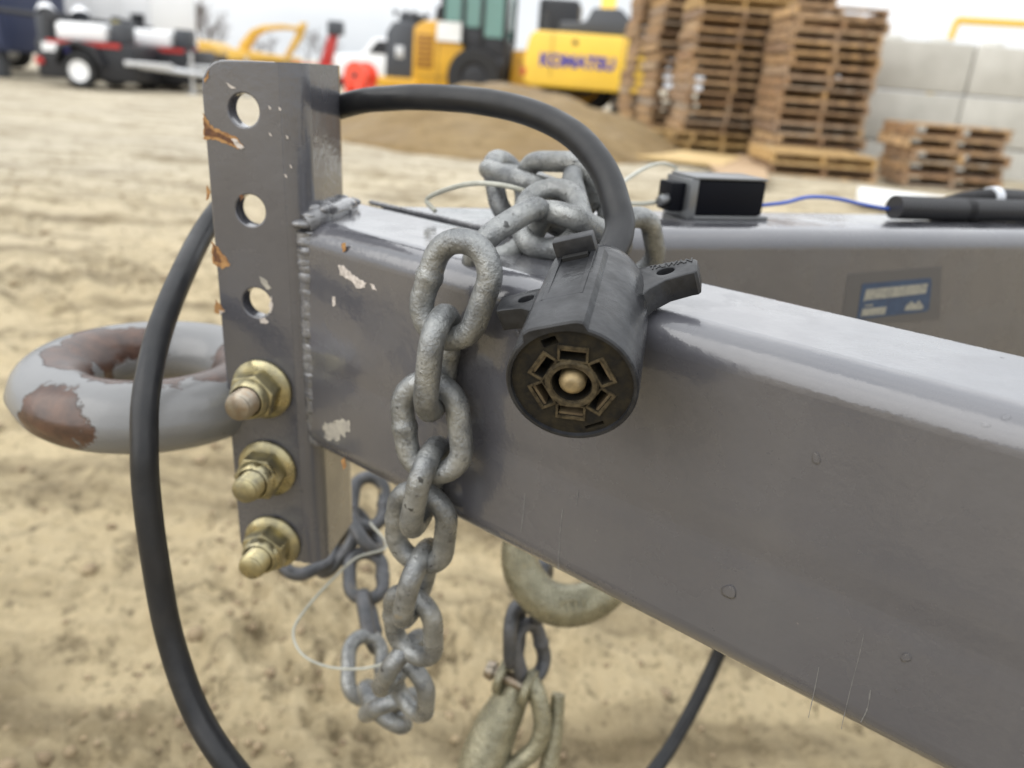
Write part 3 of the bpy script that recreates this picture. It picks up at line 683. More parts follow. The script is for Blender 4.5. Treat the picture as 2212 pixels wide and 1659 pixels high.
plink(chain, (1352, 492, 0.405), (1372, 580, 0.430), -15)

# second chain with its clevis hook, under the tube
chain2 = thing('safety_chain', 'darker safety chain ending in a zinc plated hook, hanging below the near tube', 'chain')
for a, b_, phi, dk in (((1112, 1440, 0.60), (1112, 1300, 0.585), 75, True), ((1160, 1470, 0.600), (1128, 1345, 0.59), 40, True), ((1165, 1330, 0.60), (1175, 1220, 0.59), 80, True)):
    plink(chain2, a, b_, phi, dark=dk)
def hook(parent):
    d = 0.60
    P = pspline([(1122, 1462, d), (1098, 1520, d), (1064, 1590, d), (1042, 1670, d), (1052, 1750, d), (1105, 1800, d), (1152, 1760, d), (1180, 1680, d), (1196, 1590, d), (1206, 1500, d)], 8); n = len(P); rad = []
    for i in range(n):
        f = i / (n - 1); rad.append(0.0085 + 0.0105 * math.sin(math.pi * min(1, f / 0.72)) ** 0.9 if f < 0.72 else 0.0085 - 0.0035 * (f - 0.72) / 0.28)
    h = MB().tube(P, rad, 20).build('hook', 'zinc_hook', parent, smooth=True, autos=70)
    c = at(1103, 1468, d - 0.006); ax = (RT * 0.90 - UP * 0.32 - FW * 0.30).normalized()
    for s in (-1, 1):
        cc = c + ax * (0.0105 * s + 0.004)
        MB().lathe(cc - ax * 0.003, ax, [(0, 0), (0, 0.0125), (0.001, 0.0138), (0.005, 0.0138), (0.006, 0.0125), (0.006, 0)], 28).build('clevis_ear', 'zinc_hook', h, smooth=True)
    MB().cyl(c - ax * 0.0165, c + ax * 0.020, 0.0050, 16).build('clevis_pin', 'worn_steel', h, bevel=0.0008)
    MB().lathe(c - ax * 0.0165, ax, [(-0.003, 0), (-0.003, 0.0062), (0.001, 0.0072), (0.003, 0.0072), (0.003, 0)], 18).build('pin_head', 'worn_steel', h, smooth=True)
    MB().tube(pspline([(1136, 1452, d - 0.008), (1160, 1500, d - 0.012), (1172, 1560, d - 0.012), (1160, 1610, d - 0.010), (1130, 1640, d - 0.008), (1100, 1660, d - 0.006)], 8), [0.0068] * 41, 14).build('hook_latch', 'zinc_hook', h, smooth=True)
    return h
hook(chain2)
# big forged slip hook of the other chain, its bowl showing under the tube
bowl_d = 0.57
bp_ = pspline([(1134, 1115, bowl_d), (1120, 1175, bowl_d), (1130, 1238, bowl_d), (1172, 1292, bowl_d), (1234, 1308, bowl_d), (1300, 1284, bowl_d), (1348, 1222, bowl_d), (1362, 1140, bowl_d)], 8)
sling = MB(); nb = len(bp_)
sling.tube(bp_, [0.0090 + 0.0062 * math.sin(math.pi * i / (nb - 1)) for i in range(nb)], 20)
slip = thing('slip_hook', 'large forged slip hook bowl hanging behind and below the near tube', 'hook')
so = sling.build('hook_bowl', 'zinc_hook', slip, smooth=True, autos=80)
for k, (dx, h_) in enumerate(((-26, 0.0075), (-12, 0.0085), (4, 0.0085), (22, 0.0075))):                      # worn raised casting marks, not legible
    rm = MB(); rm.box((0, 0, 0), (0.0022, h_, 0.0024)); 
    if k != 2: rm.box((0.0020, h_ * 0.36, 0), (0.0030, 0.0018, 0.0024))
    M_ = frame(at(1240 + dx, 1306 - dx * 0.10, bowl_d - 0.0150), (RT * 0.98 + UP * 0.18).normalized(), (UP * 0.98 - RT * 0.18).normalized(), -FW); rm.v = [M_ @ v for v in rm.v]
    rm.build('raised_mark', 'zinc_hook', so)
# ================================================================== SEVEN-PIN PLUG AND CORD
mat('rubber', (0.013, 0.0135, 0.015), 0.38, spec=0.28, rvar=(0.28, 0.48, 60), bump=0.0003, bscale=35, var=(0.019, 0.019, 0.020), vscale=90)
mat('black_plastic', (0.012, 0.0125, 0.014), 0.33, spec=0.28, rvar=(0.24, 0.44, 80), var=(0.026, 0.027, 0.03), vscale=120, bump=0.00025, bscale=260)
mat('plastic_edge', (0.012, 0.012, 0.013), 0.5)
mat('dusty_plastic', (0.010, 0.0095, 0.009), 0.6, spec=0.15, var=(0.024, 0.020, 0.013), vscale=240, vdetail=7, bump=0.0003, bscale=320)
mat('dust_rim', (0.080, 0.063, 0.037), 0.85, spec=0.1, var=(0.026, 0.021, 0.014), vscale=420, vdetail=5)
mat('brass', (0.24, 0.19, 0.11), 0.55, metal=0.55, var=(0.34, 0.26, 0.14), vscale=260, bump=0.0002, bscale=500)
mat('dull_brass', (0.12, 0.09, 0.05), 0.6, var=(0.07, 0.05, 0.03), vscale=300)
mat('cavity_shade', (0.004, 0.004, 0.004), 0.8)  # near-black: shade inside the plug's hollows put into the colour
PFc = at(1234, 833, 0.258); PBc = at(1300, 592, 0.324)
pz = (PFc - PBc).normalized(); _e = (RT * -18 + UP * 112).normalized(); py = (_e - pz * _e.dot(pz)).normalized(); px_ = py.cross(pz)
PL = frame(PFc, px_, py, pz) @ Matrix.Diagonal((0.965, 0.965, 1.08, 1))
cord = thing('connector_cord', 'black rubber trailer cord looping round the hitch and ending in a round seven-way plug', 'cord')
def pl(mb): mb.v = [PL @ v for v in mb.v]; return mb
# body: a cylinder with a flattened, raised crown
def body():
    b = MB(); n = 72
    def rad(a, r, flat):
        # a measured from +x; the crown is flattened and squared off around +y
        d = abs((a - math.pi / 2 + math.pi) % (2 * math.pi) - math.pi)
        if flat and d < 0.50:
            return min(r * 1.10, (r * 1.045) / math.cos(d)) if d < 0.44 else r * 1.045 / math.cos(0.44) * (1 - (d - 0.44) / 0.06) + r * ((d - 0.44) / 0.06)
        return r
    st = [(-0.0045, 0.0196, 0), (0.0, 0.0206, 0), (0.0, 0.0216, 1), (-0.0006, 0.0222, 1), (-0.004, 0.0223, 1), (-0.022, 0.0221, 1), (-0.040, 0.0217, 1), (-0.0525, 0.0212, 1), (-0.0528, 0.0211, 0), (-0.0560, 0.0206, 0), (-0.0585, 0.0202, 0), (-0.0590, 0.0190, 0), (-0.064, 0.0184, 0), (-0.069, 0.0165, 0), (-0.0725, 0.0130, 0), (-0.0735, 0.0092, 0), (-0.082, 0.0086, 0), (-0.082, 0.0, 0)]
    m = len(st)
    for k in range(n):
        a = 2 * math.pi * k / n
        for z, r, fl_ in st: q = rad(a, r, fl_); b.v.append(PL @ Vector((q * math.cos(a), q * math.sin(a), z)))
    for k in range(n):
        for j in range(m - 1): b.f.append((k * m + j, ((k + 1) % n) * m + j, ((k + 1) % n) * m + j + 1, k * m + j + 1))
    return b
plug = body().build('plug', 'black_plastic', cord, smooth=True, autos=32); plug['label'] = 'round black seven-way plug facing the camera'
# front face with slots
def rot_rect(cx, cy, w, h, a, n=1):
    c, s = math.cos(a), math.sin(a); return [(cx + x * c - y * s, cy + x * s + y * c) for x, y in ((-w / 2, -h / 2), (w / 2, -h / 2), (w / 2, h / 2), (-w / 2, h / 2))]
SLOT = [R_(100 + d) for d in (32, 92, 152, -148, -88, -28)]
loops = [circ(0, 0, 0.0206, 64)]
for a in SLOT: loops.append(rot_rect(0.0111 * math.cos(a), 0.0111 * math.sin(a), 0.0086, 0.0042, a + math.pi / 2))
loops.append(circ(0, 0, 0.0066, 36)); loops.append(rot_rect(-0.0028, 0.0168, 0.0054, 0.0030, 0.17)); loops.append(rot_rect(0.0030, -0.0178, 0.0070, 0.0014, 0.17))
fm = plate2d(loops, 0.006); fo = obj('contact_face', fm, 'dusty_plastic', plug); fm.transform(PL @ Matrix.Translation((0, 0, -0.0042))); fo['label'] = 'dusty plug face with slots'
bk = MB().lathe(PFc - pz * 0.0145, pz, [(0, 0), (0, 0.0200), (0.001, 0.0200), (0.001, 0)], 40).build('face_backing', 'cavity_shade', plug)
# raised dusty lips round every slot and the middle socket
for a in SLOT:
    c, s = math.cos(a), math.sin(a); lip = plate2d([rot_rect(0.0114 * c, 0.0114 * s, 0.0102, 0.0058, a + math.pi / 2), rot_rect(0.0111 * c, 0.0111 * s, 0.0086, 0.0042, a + math.pi / 2)], 0.0008)
    lip.transform(PL @ Matrix.Translation((0, 0, -0.0010))); obj('slot_rim', lip, 'dust_rim', plug)
    bl = MB(); rr0 = 0.0126; M = PL @ frame(Vector((rr0 * c, rr0 * s, -0.0065)), Vector((-s, c, 0)), Vector((c, s, 0)), Vector((0, 0, 1))); bl.box((0, 0, 0), (0.0082, 0.0009, 0.010), M); bl.build('contact_blade', 'dull_brass', plug)
MB().lathe(PFc, pz, [(-0.0012, 0.0066), (0.0002, 0.0068), (0.0003, 0.0082), (-0.0008, 0.0088), (-0.0014, 0.0088)], 40).build('socket_rim', 'dust_rim', plug, smooth=True)
MB().lathe(PFc - pz * 0.014, pz, [(0, 0.0044), (0.0118, 0.0044), (0.0126, 0.0041), (0.0144, 0.0024), (0.0146, 0.0016), (0.0145, 0.0)], 28).build('centre_pin', 'brass', plug, smooth=True, autos=50)
# window frame on the crown, latch tab, ears
win = plate2d([rot_rect(0, 0, 0.0150, 0.0330, 0), rot_rect(0, 0.001, 0.0112, 0.0270, 0)], 0.0011, 0.0002)
CR = PL @ frame(Vector((0, 0.02265, -0.0345)), Vector((1, 0, 0)), Vector((0, 0, -1)), Vector((0, 1, 0))); win.transform(CR); obj('crown_frame', win, 'black_plastic', plug)
MB().box((0, 0.0120, 0.0005), (0.0098, 0.0024, 0.0014), CR).build('crown_slot_shade', 'cavity_shade', plug)  # solid dark block for the opening, its shade put into the colour
tab = MB(); tab.box((0, 0.0250, -0.0505), (0.0155, 0.0090, 0.0050), PL, taper=None); tab.build('latch_tab', 'black_plastic', plug, bevel=0.0007)
def ear(sgn):
    o = [(0.0165, -0.0335), (0.0195, -0.0415), (0.0235, -0.0475), (0.029, -0.0515), (0.037, -0.0530), (0.0395, -0.0530), (0.0405, -0.0542), (0.0405, -0.0625), (0.0395, -0.0640), (0.0300, -0.0655), (0.0150, -0.0655)]
    if sgn < 0: o = [(-x, z) for x, z in o][::-1]
    hole = circ(sgn * 0.0285, -0.0588, 0.0034, 24, 0.0026)
    me = plate2d([o, hole], 0.0095, 0.0006); me.transform(PL @ frame(Vector((0, -0.0005, 0)), Vector((1, 0, 0)), Vector((0, 0, 1)), Vector((0, -1, 0)))); smooth_mesh(me, 30)
    return obj('ear', me, 'black_plastic', plug)
er = ear(1); ear(-1); er['label'] = 'right ear of the plug with a hole and raised letters'
tm = text_mesh('TAIWAN', 0.0042, 0.00015, 0.00008); tm.transform(PL @ frame(Vector((0.0305, 0.0044, -0.0632)), Vector((1, 0, 0)), Vector((0, 0, -1)), Vector((0, 1, 0))))
obj('lettering', tm, 'plastic_edge', er)
# cord
CR_ = 0.0064
bootp = PFc - pz * 0.086
cp = [bootp] + [at(*p) for p in ((1338, 500, 0.342), (1330, 440, 0.348), (1302, 365, 0.356), (1240, 292, 0.368), (1150, 245, 0.382), (1050, 221, 0.394), (940, 211, 0.408), (850, 212, 0.420), (755, 225, 0.436), (640, 275, 0.485), (530, 385, 0.505), (450, 485, 0.478), (395, 590, 0.440), (345, 715, 0.408), (316, 850, 0.386), (312, 960, 0.380), (316, 1060, 0.382), (335, 1210, 0.388), (368, 1380, 0.396), (425, 1540, 0.396), (510, 1670, 0.39), (640, 1800, 0.40), (850, 1905, 0.46), (1120, 1890, 0.58), (1320, 1770, 0.68), (1420, 1655, 0.72), (1480, 1560, 0.74), (1540, 1440, 0.75), (1590, 1320, 0.74))]
cpath = spline(cp, 10)
MB().tube(cpath, CR_, 18).build('cord', 'rubber', cord, smooth=True)
# ================================================================== SMALL GEAR ON THE FAR TUBE
mat('switch_black', (0.003, 0.0035, 0.006), 0.5, spec=0.1)
mat('switch_steel', (0.15, 0.155, 0.16), 0.3, metal=0.5, var=(0.15, 0.155, 0.16), vscale=80)
mat('wire_clear', (0.42, 0.42, 0.36), 0.35, var=(0.33, 0.33, 0.28), vscale=200)
mat('blue_wire', (0.035, 0.085, 0.36), 0.35)
mat('loom', (0.014, 0.014, 0.016), 0.38)
mat('tie_white', (0.5, 0.52, 0.55), 0.35)
def ontop(x, nd, z=0.0):
    """point on the far tube's top, at picture column x (taken near the tube) and distance nd across"""
    r = ray(x, 455); r2 = Vector((r.x, r.y, 0)); t_ = nd / r2.dot(NF); p = r2 * t_; return Vector((p.x, p.y, ZT + z))
sw = thing('breakaway_switch', 'small black breakaway switch box with a steel bracket on the far tube', 'switch', (0, 0, 0))
A_ = ontop(1503, 0.440); B_ = ontop(1648, 0.440); ln = (B_ - A_).length; SWM = frame(A_, UF, NF, ZZ)
MB().box((ln / 2, 0.014, 0.0135), (ln, 0.027, 0.022), SWM).build('housing', 'switch_black', sw, bevel=0.0015)
br = MB(); br.box((ln / 2 - 0.002, 0.014, 0.0256), (ln + 0.004, 0.029, 0.0016), SWM); br.box((-0.0035, 0.014, 0.0125), (0.006, 0.029, 0.0245), SWM); br.box((ln / 2, 0.014, 0.0012), (ln + 0.01, 0.029, 0.0022), SWM)
br.build('bracket', 'switch_steel', sw, bevel=0.0006)
MB().box((-0.012, 0.012, 0.013), (0.010, 0.016, 0.018), SWM).build('plunger_block', 'switch_black', sw, bevel=0.001)
MB().cyl(SWM @ Vector((-0.016, 0.008, 0.012)), SWM @ Vector((-0.024, 0.006, 0.010)), 0.0030, 14).build('pull_pin', 'switch_steel', sw, bevel=0.0004)
pin = SWM @ Vector((-0.023, 0.006, 0.011))
MB().tube(spline([pin, at(1462, 372, 0.575), at(1440, 354, 0.560), at(1405, 358, 0.53), at(1360, 383, 0.50), at(1325, 410, 0.46), at(1250, 440, 0.43), at(1190, 442, 0.42), at(1130, 412, 0.41), at(1070, 398, 0.41), at(1010, 398, 0.42), at(955, 413, 0.435), at(922, 432, 0.445), at(940, 456, 0.437)], 10), 0.0013, 8).build('lanyard', 'wire_clear', sw, smooth=True)
MB().tube(spline([pin, at(1440, 432, 0.52), at(1390, 440, 0.50), at(1330, 440, 0.47), at(1300, 455, 0.45)], 10), 0.0013, 8).build('lanyard', 'wire_clear', sw, smooth=True)
for dz in (0.0,):
    MB().tube(spline([SWM @ Vector((ln - 0.002, 0.012 + dz, 0.007)), ontop(1690, 0.451, 0.010 + dz), ontop(1740, 0.452, 0.014 + dz), ontop(1800, 0.452, 0.0135 + dz), ontop(1860, 0.452, 0.010 + dz), ontop(1925, 0.452, 0.007), ontop(1990, 0.452, 0.007)], 10), 0.0013, 8).build('blue_wire', 'blue_wire', sw, smooth=True)
def loom(pts, r, label, tie=None):
    P = spline(pts, 90); rad = [r * (1 + 0.09 * (1 if i % 4 < 2 else -1)) for i in range(len(P))]
    o = thing('wiring_loom', label, 'wiring loom'); MB().tube(P, rad, 14).build('corrugated_tube', 'loom', o, smooth=True, autos=70)
    if tie is not None:
        k = int(tie * len(P)); d = (P[k + 1] - P[k]).normalized(); MB().lathe(P[k], d, [(0, r), (0, r * 1.3), (0.008, r * 1.3), (0.008, r)], 18).build('cable_tie', 'tie_white', o)
    return o
loom([ontop(1930, 0.447, 0.0092), ontop(2050, 0.447, 0.0085), ontop(2160, 0.446, 0.0085), ontop(2330, 0.446, 0.0085)], 0.0078, 'black corrugated wiring loom lying along the front of the far tube')
loom([ontop(2030, 0.470, 0.006), ontop(2090, 0.470, 0.012), ontop(2170, 0.470, 0.0145), ontop(2330, 0.468, 0.010)], 0.0068, 'second corrugated loom with a pale cable tie, behind the front one', 0.52)
# loose wire loop under the hitch
ww = MB().tube(pspline([(800, 1130, 0.60), (835, 1180, 0.56), (770, 1205, 0.54), (720, 1250, 0.53), (665, 1310, 0.52), (634, 1362, 0.51), (650, 1410, 0.50), (700, 1438, 0.50), (770, 1445, 0.50), (830, 1432, 0.50), (860, 1400, 0.51)], 10), 0.0009, 8).build('pull_wire', 'wire_clear', None, smooth=True)
tag(ww, 'thin clear coated wire looping loose beneath the hitch channel', 'wire')
# ================================================================== YARD BEHIND: pallets, block wall, machines
def W(x, y, Y):
    r = ray(x, y); return CAM + r * (Y / r.y)
ORD = ['bottom', 'second', 'third', 'fourth', 'fifth', 'sixth', 'seventh', 'eighth', 'ninth', 'tenth', 'eleventh', 'twelfth', 'thirteenth', 'fourteenth', 'fifteenth', 'sixteenth', 'seventeenth', 'eighteenth']
WOODS = [(min(1, c[0] * 1.38), c[1] * 1.34, c[2] * 1.28) for c in [(0.52, 0.34, 0.15), (0.20, 0.115, 0.06), (0.44, 0.29, 0.14), (0.24, 0.14, 0.075), (0.36, 0.25, 0.15), (0.17, 0.105, 0.065), (0.30, 0.26, 0.21), (0.41, 0.27, 0.13), (0.20, 0.13, 0.08), (0.33, 0.22, 0.12), (0.26, 0.20, 0.15)]]
mat('old_wood', (0.3, 0.2, 0.1), 0.8, rnd=WOODS, var=(0.17, 0.11, 0.065), vscale=9, bump=0.003, bscale=30)
mat('fresh_wood', (0.5, 0.33, 0.14), 0.75, rnd=[(0.50, 0.34, 0.14), (0.40, 0.25, 0.095), (0.55, 0.39, 0.18), (0.44, 0.29, 0.125)], var=(0.34, 0.21, 0.08), vscale=8, bump=0.002, bscale=30)
def bmesh_of(sz, nm, bevel=0.0): return MB().box((0, 0, 0), sz).mesh(nm)
PAL = {}
def pallet_parts(fw, dp, m):
    key = (fw, dp, m)
    if key not in PAL:
        a = bmesh_of((0.045, dp, 0.080), 'stringer'); t1 = bmesh_of((fw, 0.095, 0.024), 'deck_board'); t2 = bmesh_of((fw, 0.14, 0.024), 'deck_board'); t3 = bmesh_of((fw, 0.09, 0.022), 'bottom_board')
        for q in (a, t1, t2, t3): q.materials.append(MATS[m])
        PAL[key] = (a, t1, t2, t3)
    return PAL[key]
prng = random.Random(21)
def pallet(loc, rz, fw, dp, label, group, m='old_wood'):
    t = thing('pallet', label, 'pallet', loc, rz, group); a, t1, t2, t3 = pallet_parts(fw, dp, m)
    def put(nm, me, x, y, z, r=0):
        o = bpy.data.objects.new(nm, me); COL.objects.link(o); o.parent = t; o.location = (x, y, z); o.rotation_euler = (0, 0, r)
    for x in (-fw / 2 + 0.022, 0, fw / 2 - 0.022): put('stringer', a, x + prng.uniform(-.004, .004), 0, 0.0625)
    n = 7
    for k in range(n):
        if 0 < k < n - 1 and prng.random() < 0.12: continue
        e = k in (0, n - 1); put('deck_board', t2 if e else t1, prng.uniform(-.025, .025), (-dp / 2 + 0.07) + (dp - 0.14) * k / (n - 1), 0.115, prng.uniform(-.01, .01))
    for k in range(4): put('bottom_board', t3, prng.uniform(-.012, .012), (-dp / 2 + 0.05) + (dp - 0.10) * k / 3, 0.0112, prng.uniform(-.008, .008))
    return t
PH = 0.1275
def stack(corner_px, Y, n, fw, dp, nm, yaw=0.0, fresh=(), lean=0.0, z0=0.0, jit=0.035):
    """front left foot at picture column corner_px, depth Y"""
    x0 = W(corner_px - 18, 300, Y).x; M = Matrix.Rotation(yaw, 2); v = M @ Vector((fw / 2, dp / 2)); cx, cy = x0 + v.x, Y + v.y
    for k in range(n):
        pos = 'top' if k == n - 1 else ORD[k] if k == 0 else ORD[k] + ' from the ground'
        pallet((cx + prng.uniform(-jit, jit) + lean * k, cy + prng.uniform(-jit, jit), z0 + k * PH), yaw + prng.uniform(-.03, .03), fw, dp, f'wooden pallet, {pos} in the {nm}', f'pallets of the {nm}', 'fresh_wood' if k in fresh else 'old_wood')
stack(1416, 12.9, 18, 1.02, 1.15, 'leftmost tall stack beside the yellow excavator', 0.05, jit=0.05)
stack(1370, 14.3, 18, 1.02, 1.15, 'tall stack behind the leftmost one', 0.05, jit=0.06)
stack(1484, 11.4, 16, 1.16, 1.1, 'middle tall stack', 0.02, fresh=(0, 1, 14, 15), lean=0.004)
stack(1618, 12.7, 18, 1.02, 1.15, 'tall stack between the middle and right ones', 0.0, jit=0.05)
stack(1688, 10.1, 14, 1.04, 1.1, 'right tall stack next to the block wall', 0.0, fresh=(), lean=0.002)
stack(1694, 8.95, 2, 1.12, 0.95, 'low stack in front of the right tall stack', -0.02, fresh=(1,))
stack(1985, 8.9, 5, 1.0, 0.85, 'short stack against the block wall', -0.06, jit=0.05)
stack(1392, 11.3, 2, 0.74, 0.5, 'small pale stack at the foot of the leftmost tall stack', 0.02, fresh=(0, 1))
stack(1720, 11.6, 13, 1.04, 1.1, 'filler stack added close behind the right tall one', 0.0, jit=0.06)  # added to block bright see-through gaps in the right tall stack
stack(1502, 12.75, 15, 1.16, 1.1, 'filler stack added close behind the middle one', 0.0, jit=0.06)  # also added, so the gaps in the middle stack stay dark
mat('plywood', (0.55, 0.40, 0.19), 0.8, var=(0.45, 0.32, 0.15), vscale=4); mat('cardboard', (0.40, 0.28, 0.17), 0.9, var=(0.34, 0.23, 0.13), vscale=5)
def sheet(name, label, cat, pts, th, m):
    P = [onz(x, y, 0.04) for x, y in pts]; n = len(P); up = Vector((0, 0, th))
    o = MB().add([p for p in P] + [p + up for p in P], [tuple(range(n)), tuple(range(n, 2 * n))] + [(k, (k + 1) % n, (k + 1) % n + n, k + n) for k in range(n)]).build(name, m); tag(o, label, cat)
sheet('plywood_sheet', 'pale plywood sheet lying on the ground before the middle pallets', 'plywood', [(1365, 340), (1440, 326), (1600, 345), (1560, 362)], 0.03, 'plywood')
sheet('cardboard_sheet', 'brown cardboard sheet on the ground beside the low pallet stack', 'cardboard', [(1530, 358), (1600, 336), (1655, 362), (1660, 392), (1560, 388)], 0.02, 'cardboard')
mat('white_paint', (0.78, 0.79, 0.78), 0.45, var=(0.66, 0.67, 0.66), vscale=3)
sheet('white_board', 'long white board lying on the ground near the block wall', 'board', [(1850, 440), (1852, 418), (2110, 450), (2108, 474)], 0.06, 'white_paint')

# --- concrete block wall
mat('concrete', (0.47, 0.46, 0.41), 0.85, var=(0.40, 0.39, 0.355), vscale=1.6, vdetail=9, bump=0.008, bscale=22, rnd=[(0.50, 0.49, 0.45), (0.54, 0.53, 0.49), (0.47, 0.465, 0.43)])
WY = 10.9; bw, bh, bd = 1.24, 0.60, 0.62
j1 = W(2113, 95, WY); zt_w = j1.z
wall = thing('block_wall', 'wall of large pale concrete blocks behind the pallets', 'wall', (j1.x, WY, 0), R_(-2))
blk = MB().box((0, 0, 0), (bw - 0.02, bd, bh - 0.018)).mesh('block', bevel=0.022); blk.materials.append(MATS['concrete'])
lug = MB().lathe((0, 0, 0), (0, 0, 1), [(-0.01, 0.15), (0.03, 0.14), (0.062, 0.10), (0.07, 0.0)], 20).mesh('lug', smooth=True); lug.materials.append(MATS['concrete'])
for c in range(-1, 4):
    for r in range(4):
        o = bpy.data.objects.new('block', blk); COL.objects.link(o); o.parent = wall; o.location = (bw * (c + 0.5), bd / 2 + prng.uniform(-.012, .012), zt_w - bh * (r + 0.5)); o.rotation_euler = (0, 0, prng.uniform(-.008, .008))
        if r == 0:
            for lx in (-0.3, 0.3):
                l = bpy.data.objects.new('lug', lug); COL.objects.link(l); l.parent = o; l.location = (lx, 0, bh / 2 - 0.009)

# --- machines
mat('loader_yellow', (0.66, 0.36, 0.025), 0.42, var=(0.55, 0.29, 0.02), vscale=1.5); mat('excavator_yellow', (0.80, 0.52, 0.06), 0.42, var=(0.72, 0.46, 0.06), vscale=1.2)
mat('far_yellow', (0.62, 0.38, 0.06), 0.5, var=(0.52, 0.31, 0.05), vscale=1); mat('dark_grey', (0.014, 0.015, 0.019), 0.5); mat('mid_grey', (0.05, 0.055, 0.065), 0.5)
mat('tyre', (0.018, 0.018, 0.019), 0.8); mat('vent_brown', (0.26, 0.115, 0.015), 0.6); mat('navy', (0.02, 0.03, 0.075), 0.5); mat('red_paint', (0.42, 0.03, 0.025), 0.45); mat('orange_red', (0.75, 0.07, 0.03), 0.4)
mat('letter_blue', (0.05, 0.045, 0.30), 0.5); mat('silver', (0.55, 0.56, 0.57), 0.35, metal=0.5); mat('track', (0.03, 0.028, 0.026), 0.8, var=(0.09, 0.07, 0.05), vscale=6)
mat('cab_glass', (0.30, 0.52, 0.47), 0.05, spec=0.8, trans=0.55); mat('white_body', (0.80, 0.81, 0.82), 0.4, var=(0.76, 0.77, 0.78), vscale=0.8)
mat('safety_yellow', (0.72, 0.48, 0.08), 0.45); mat('decal_yellow', (0.75, 0.62, 0.08), 0.5); mat('blue_decal', (0.12, 0.12, 0.42), 0.5)

def place(name, label, cat, x, Y, rz, group=None):
    return thing(name, label, cat, (W(x, 165, Y).x, Y, 0), rz, group)
def part(t, name, m, fn, bevel=0.0, smooth=None): 
    b = MB(); fn(b); return b.build(name, m, t, bevel=bevel, smooth=smooth)
def bx(t, name, m, c, s, bevel=0.03, taper=None): return part(t, name, m, lambda b: b.box(c, s, taper=taper), bevel)
def wheel(t, c, r, w, ax=(0, 1, 0), rim='loader_yellow', rf=0.55):
    c = Vector(c); ax = Vector(ax); wt = part(t, 'wheel', 'tyre', lambda b: b.lathe(c - ax * w / 2, ax, [(0.0, r * rf), (0.0, r * 0.93), (w * 0.12, r), (w * 0.88, r), (w, r * 0.93), (w, r * rf)], 36), smooth=True)
    part(wt, 'rim', rim, lambda b: b.lathe(c - ax * w / 2, ax, [(w * 0.10, 0), (w * 0.06, r * 0.15), (w * 0.14, r * 0.4), (0.005, r * rf), (w * 0.98, r * rf), (w * 0.9, 0)], 30), smooth=True); return wt

# wheel loader: local x = forward (to the right in the picture), y = away
LY = 21.5
ld = place('wheel_loader', 'yellow wheel loader with a glazed dark cab, parked behind the dirt mound', 'wheel loader', 830, LY, R_(-8))
s_ = 1.0
part(ld, 'engine_hood', 'loader_yellow', lambda b: b.prism([(0.70, 0.34), (0.72, 1.72), (0.95, 1.86), (1.48, 1.92), (1.52, 1.50), (1.95, 1.40), (2.02, 0.95), (1.72, 0.34)], (0, 0, 0), (1, 0, 0), (0, 0, 1), (0, 1.9, 0)), 0.05)
part(ld, 'rear_grille', 'mid_grey', lambda b: b.prism([(-0.02, 0.46), (0.0, 1.55), (0.16, 1.80), (0.62, 1.86), (0.72, 1.70), (0.70, 0.46)], (0, 0.08, 0), (1, 0, 0), (0, 0, 1), (0, 1.7, 0)), 0.05)
bx(ld, 'emblem_plate', 'silver', (0.36, 0.07, 1.12), (0.22, 0.03, 0.28), 0.06)
bx(ld, 'side_vent', 'vent_brown', (1.02, -0.012, 1.18), (0.42, 0.04, 0.78), 0.02)
for k in range(6): bx(ld, 'vent_slat', 'loader_yellow', (1.02, -0.036, 0.88 + 0.12 * k), (0.40, 0.02, 0.022), 0.0)
bx(ld, 'counterweight', 'loader_yellow', (0.15, 0.95, 0.40), (1.5, 2.1, 0.26), 0.06)
bx(ld, 'exhaust_stack', 'mid_grey', (0.45, 0.9, 1.93), (0.55, 0.7, 0.24), 0.06)
for k, xx in enumerate((0.15, 0.42, 0.62, 0.95, 1.20, 1.36)): bx(ld, 'hood_light', 'mid_grey', (xx, 0.35, 2.02 if k < 3 else 1.99), (0.10, 0.12, 0.12), 0.02)
# cab: base, posts, panes, roof
part(ld, 'cab_base', 'dark_grey', lambda b: b.prism([(1.42, 1.90), (1.95, 1.86), (3.02, 1.55), (3.02, 0.95), (2.15, 1.05), (2.0, 1.40), (1.42, 1.45)], (0, 0.02, 0), (1, 0, 0), (0, 0, 1), (0, 1.3, 0)), 0.04)
bx(ld, 'step_box', 'dark_grey', (2.78, 0.25, 0.88), (0.46, 0.6, 0.55), 0.04)
for xx in (1.44, 1.95, 2.42, 2.98):
    for yy in (0.0, 1.25): bx(ld, 'cab_post', 'dark_grey', (xx, yy, 2.32), (0.10, 0.10, 1.75), 0.01)
for x0, x1, z0 in ((1.49, 1.90, 1.90), (2.00, 2.37, 1.80), (2.47, 2.93, 1.60)):
    for yy in (0.0, 1.25): bx(ld, 'cab_window', 'cab_glass', ((x0 + x1) / 2, yy, (z0 + 3.15) / 2), (x1 - x0, 0.02, 3.15 - z0), 0.0)
for xx in (1.44, 2.98): bx(ld, 'cab_window', 'cab_glass', (xx, 0.62, 2.45), (0.02, 1.14, 1.3), 0.0)
bx(ld, 'cab_roof', 'dark_grey', (2.22, 0.62, 3.24), (1.85, 1.5, 0.14), 0.05); bx(ld, 'notice_board', 'white_paint', (1.62, -0.06, 1.66), (0.60, 0.02, 0.44), 0.0)
bx(ld, 'mirror', 'dark_grey', (3.22, -0.18, 2.72), (0.10, 0.16, 0.36), 0.02); bx(ld, 'seat', 'dark_grey', (2.1, 0.6, 2.05), (0.5, 0.5, 0.7), 0.08)
for xx in (2.30, 5.0):
    for yy in (0.05, 1.95): wheel(ld, (xx, yy, 0.68), 0.66, 0.5, rim='dark_grey' if xx < 3 else 'loader_yellow')
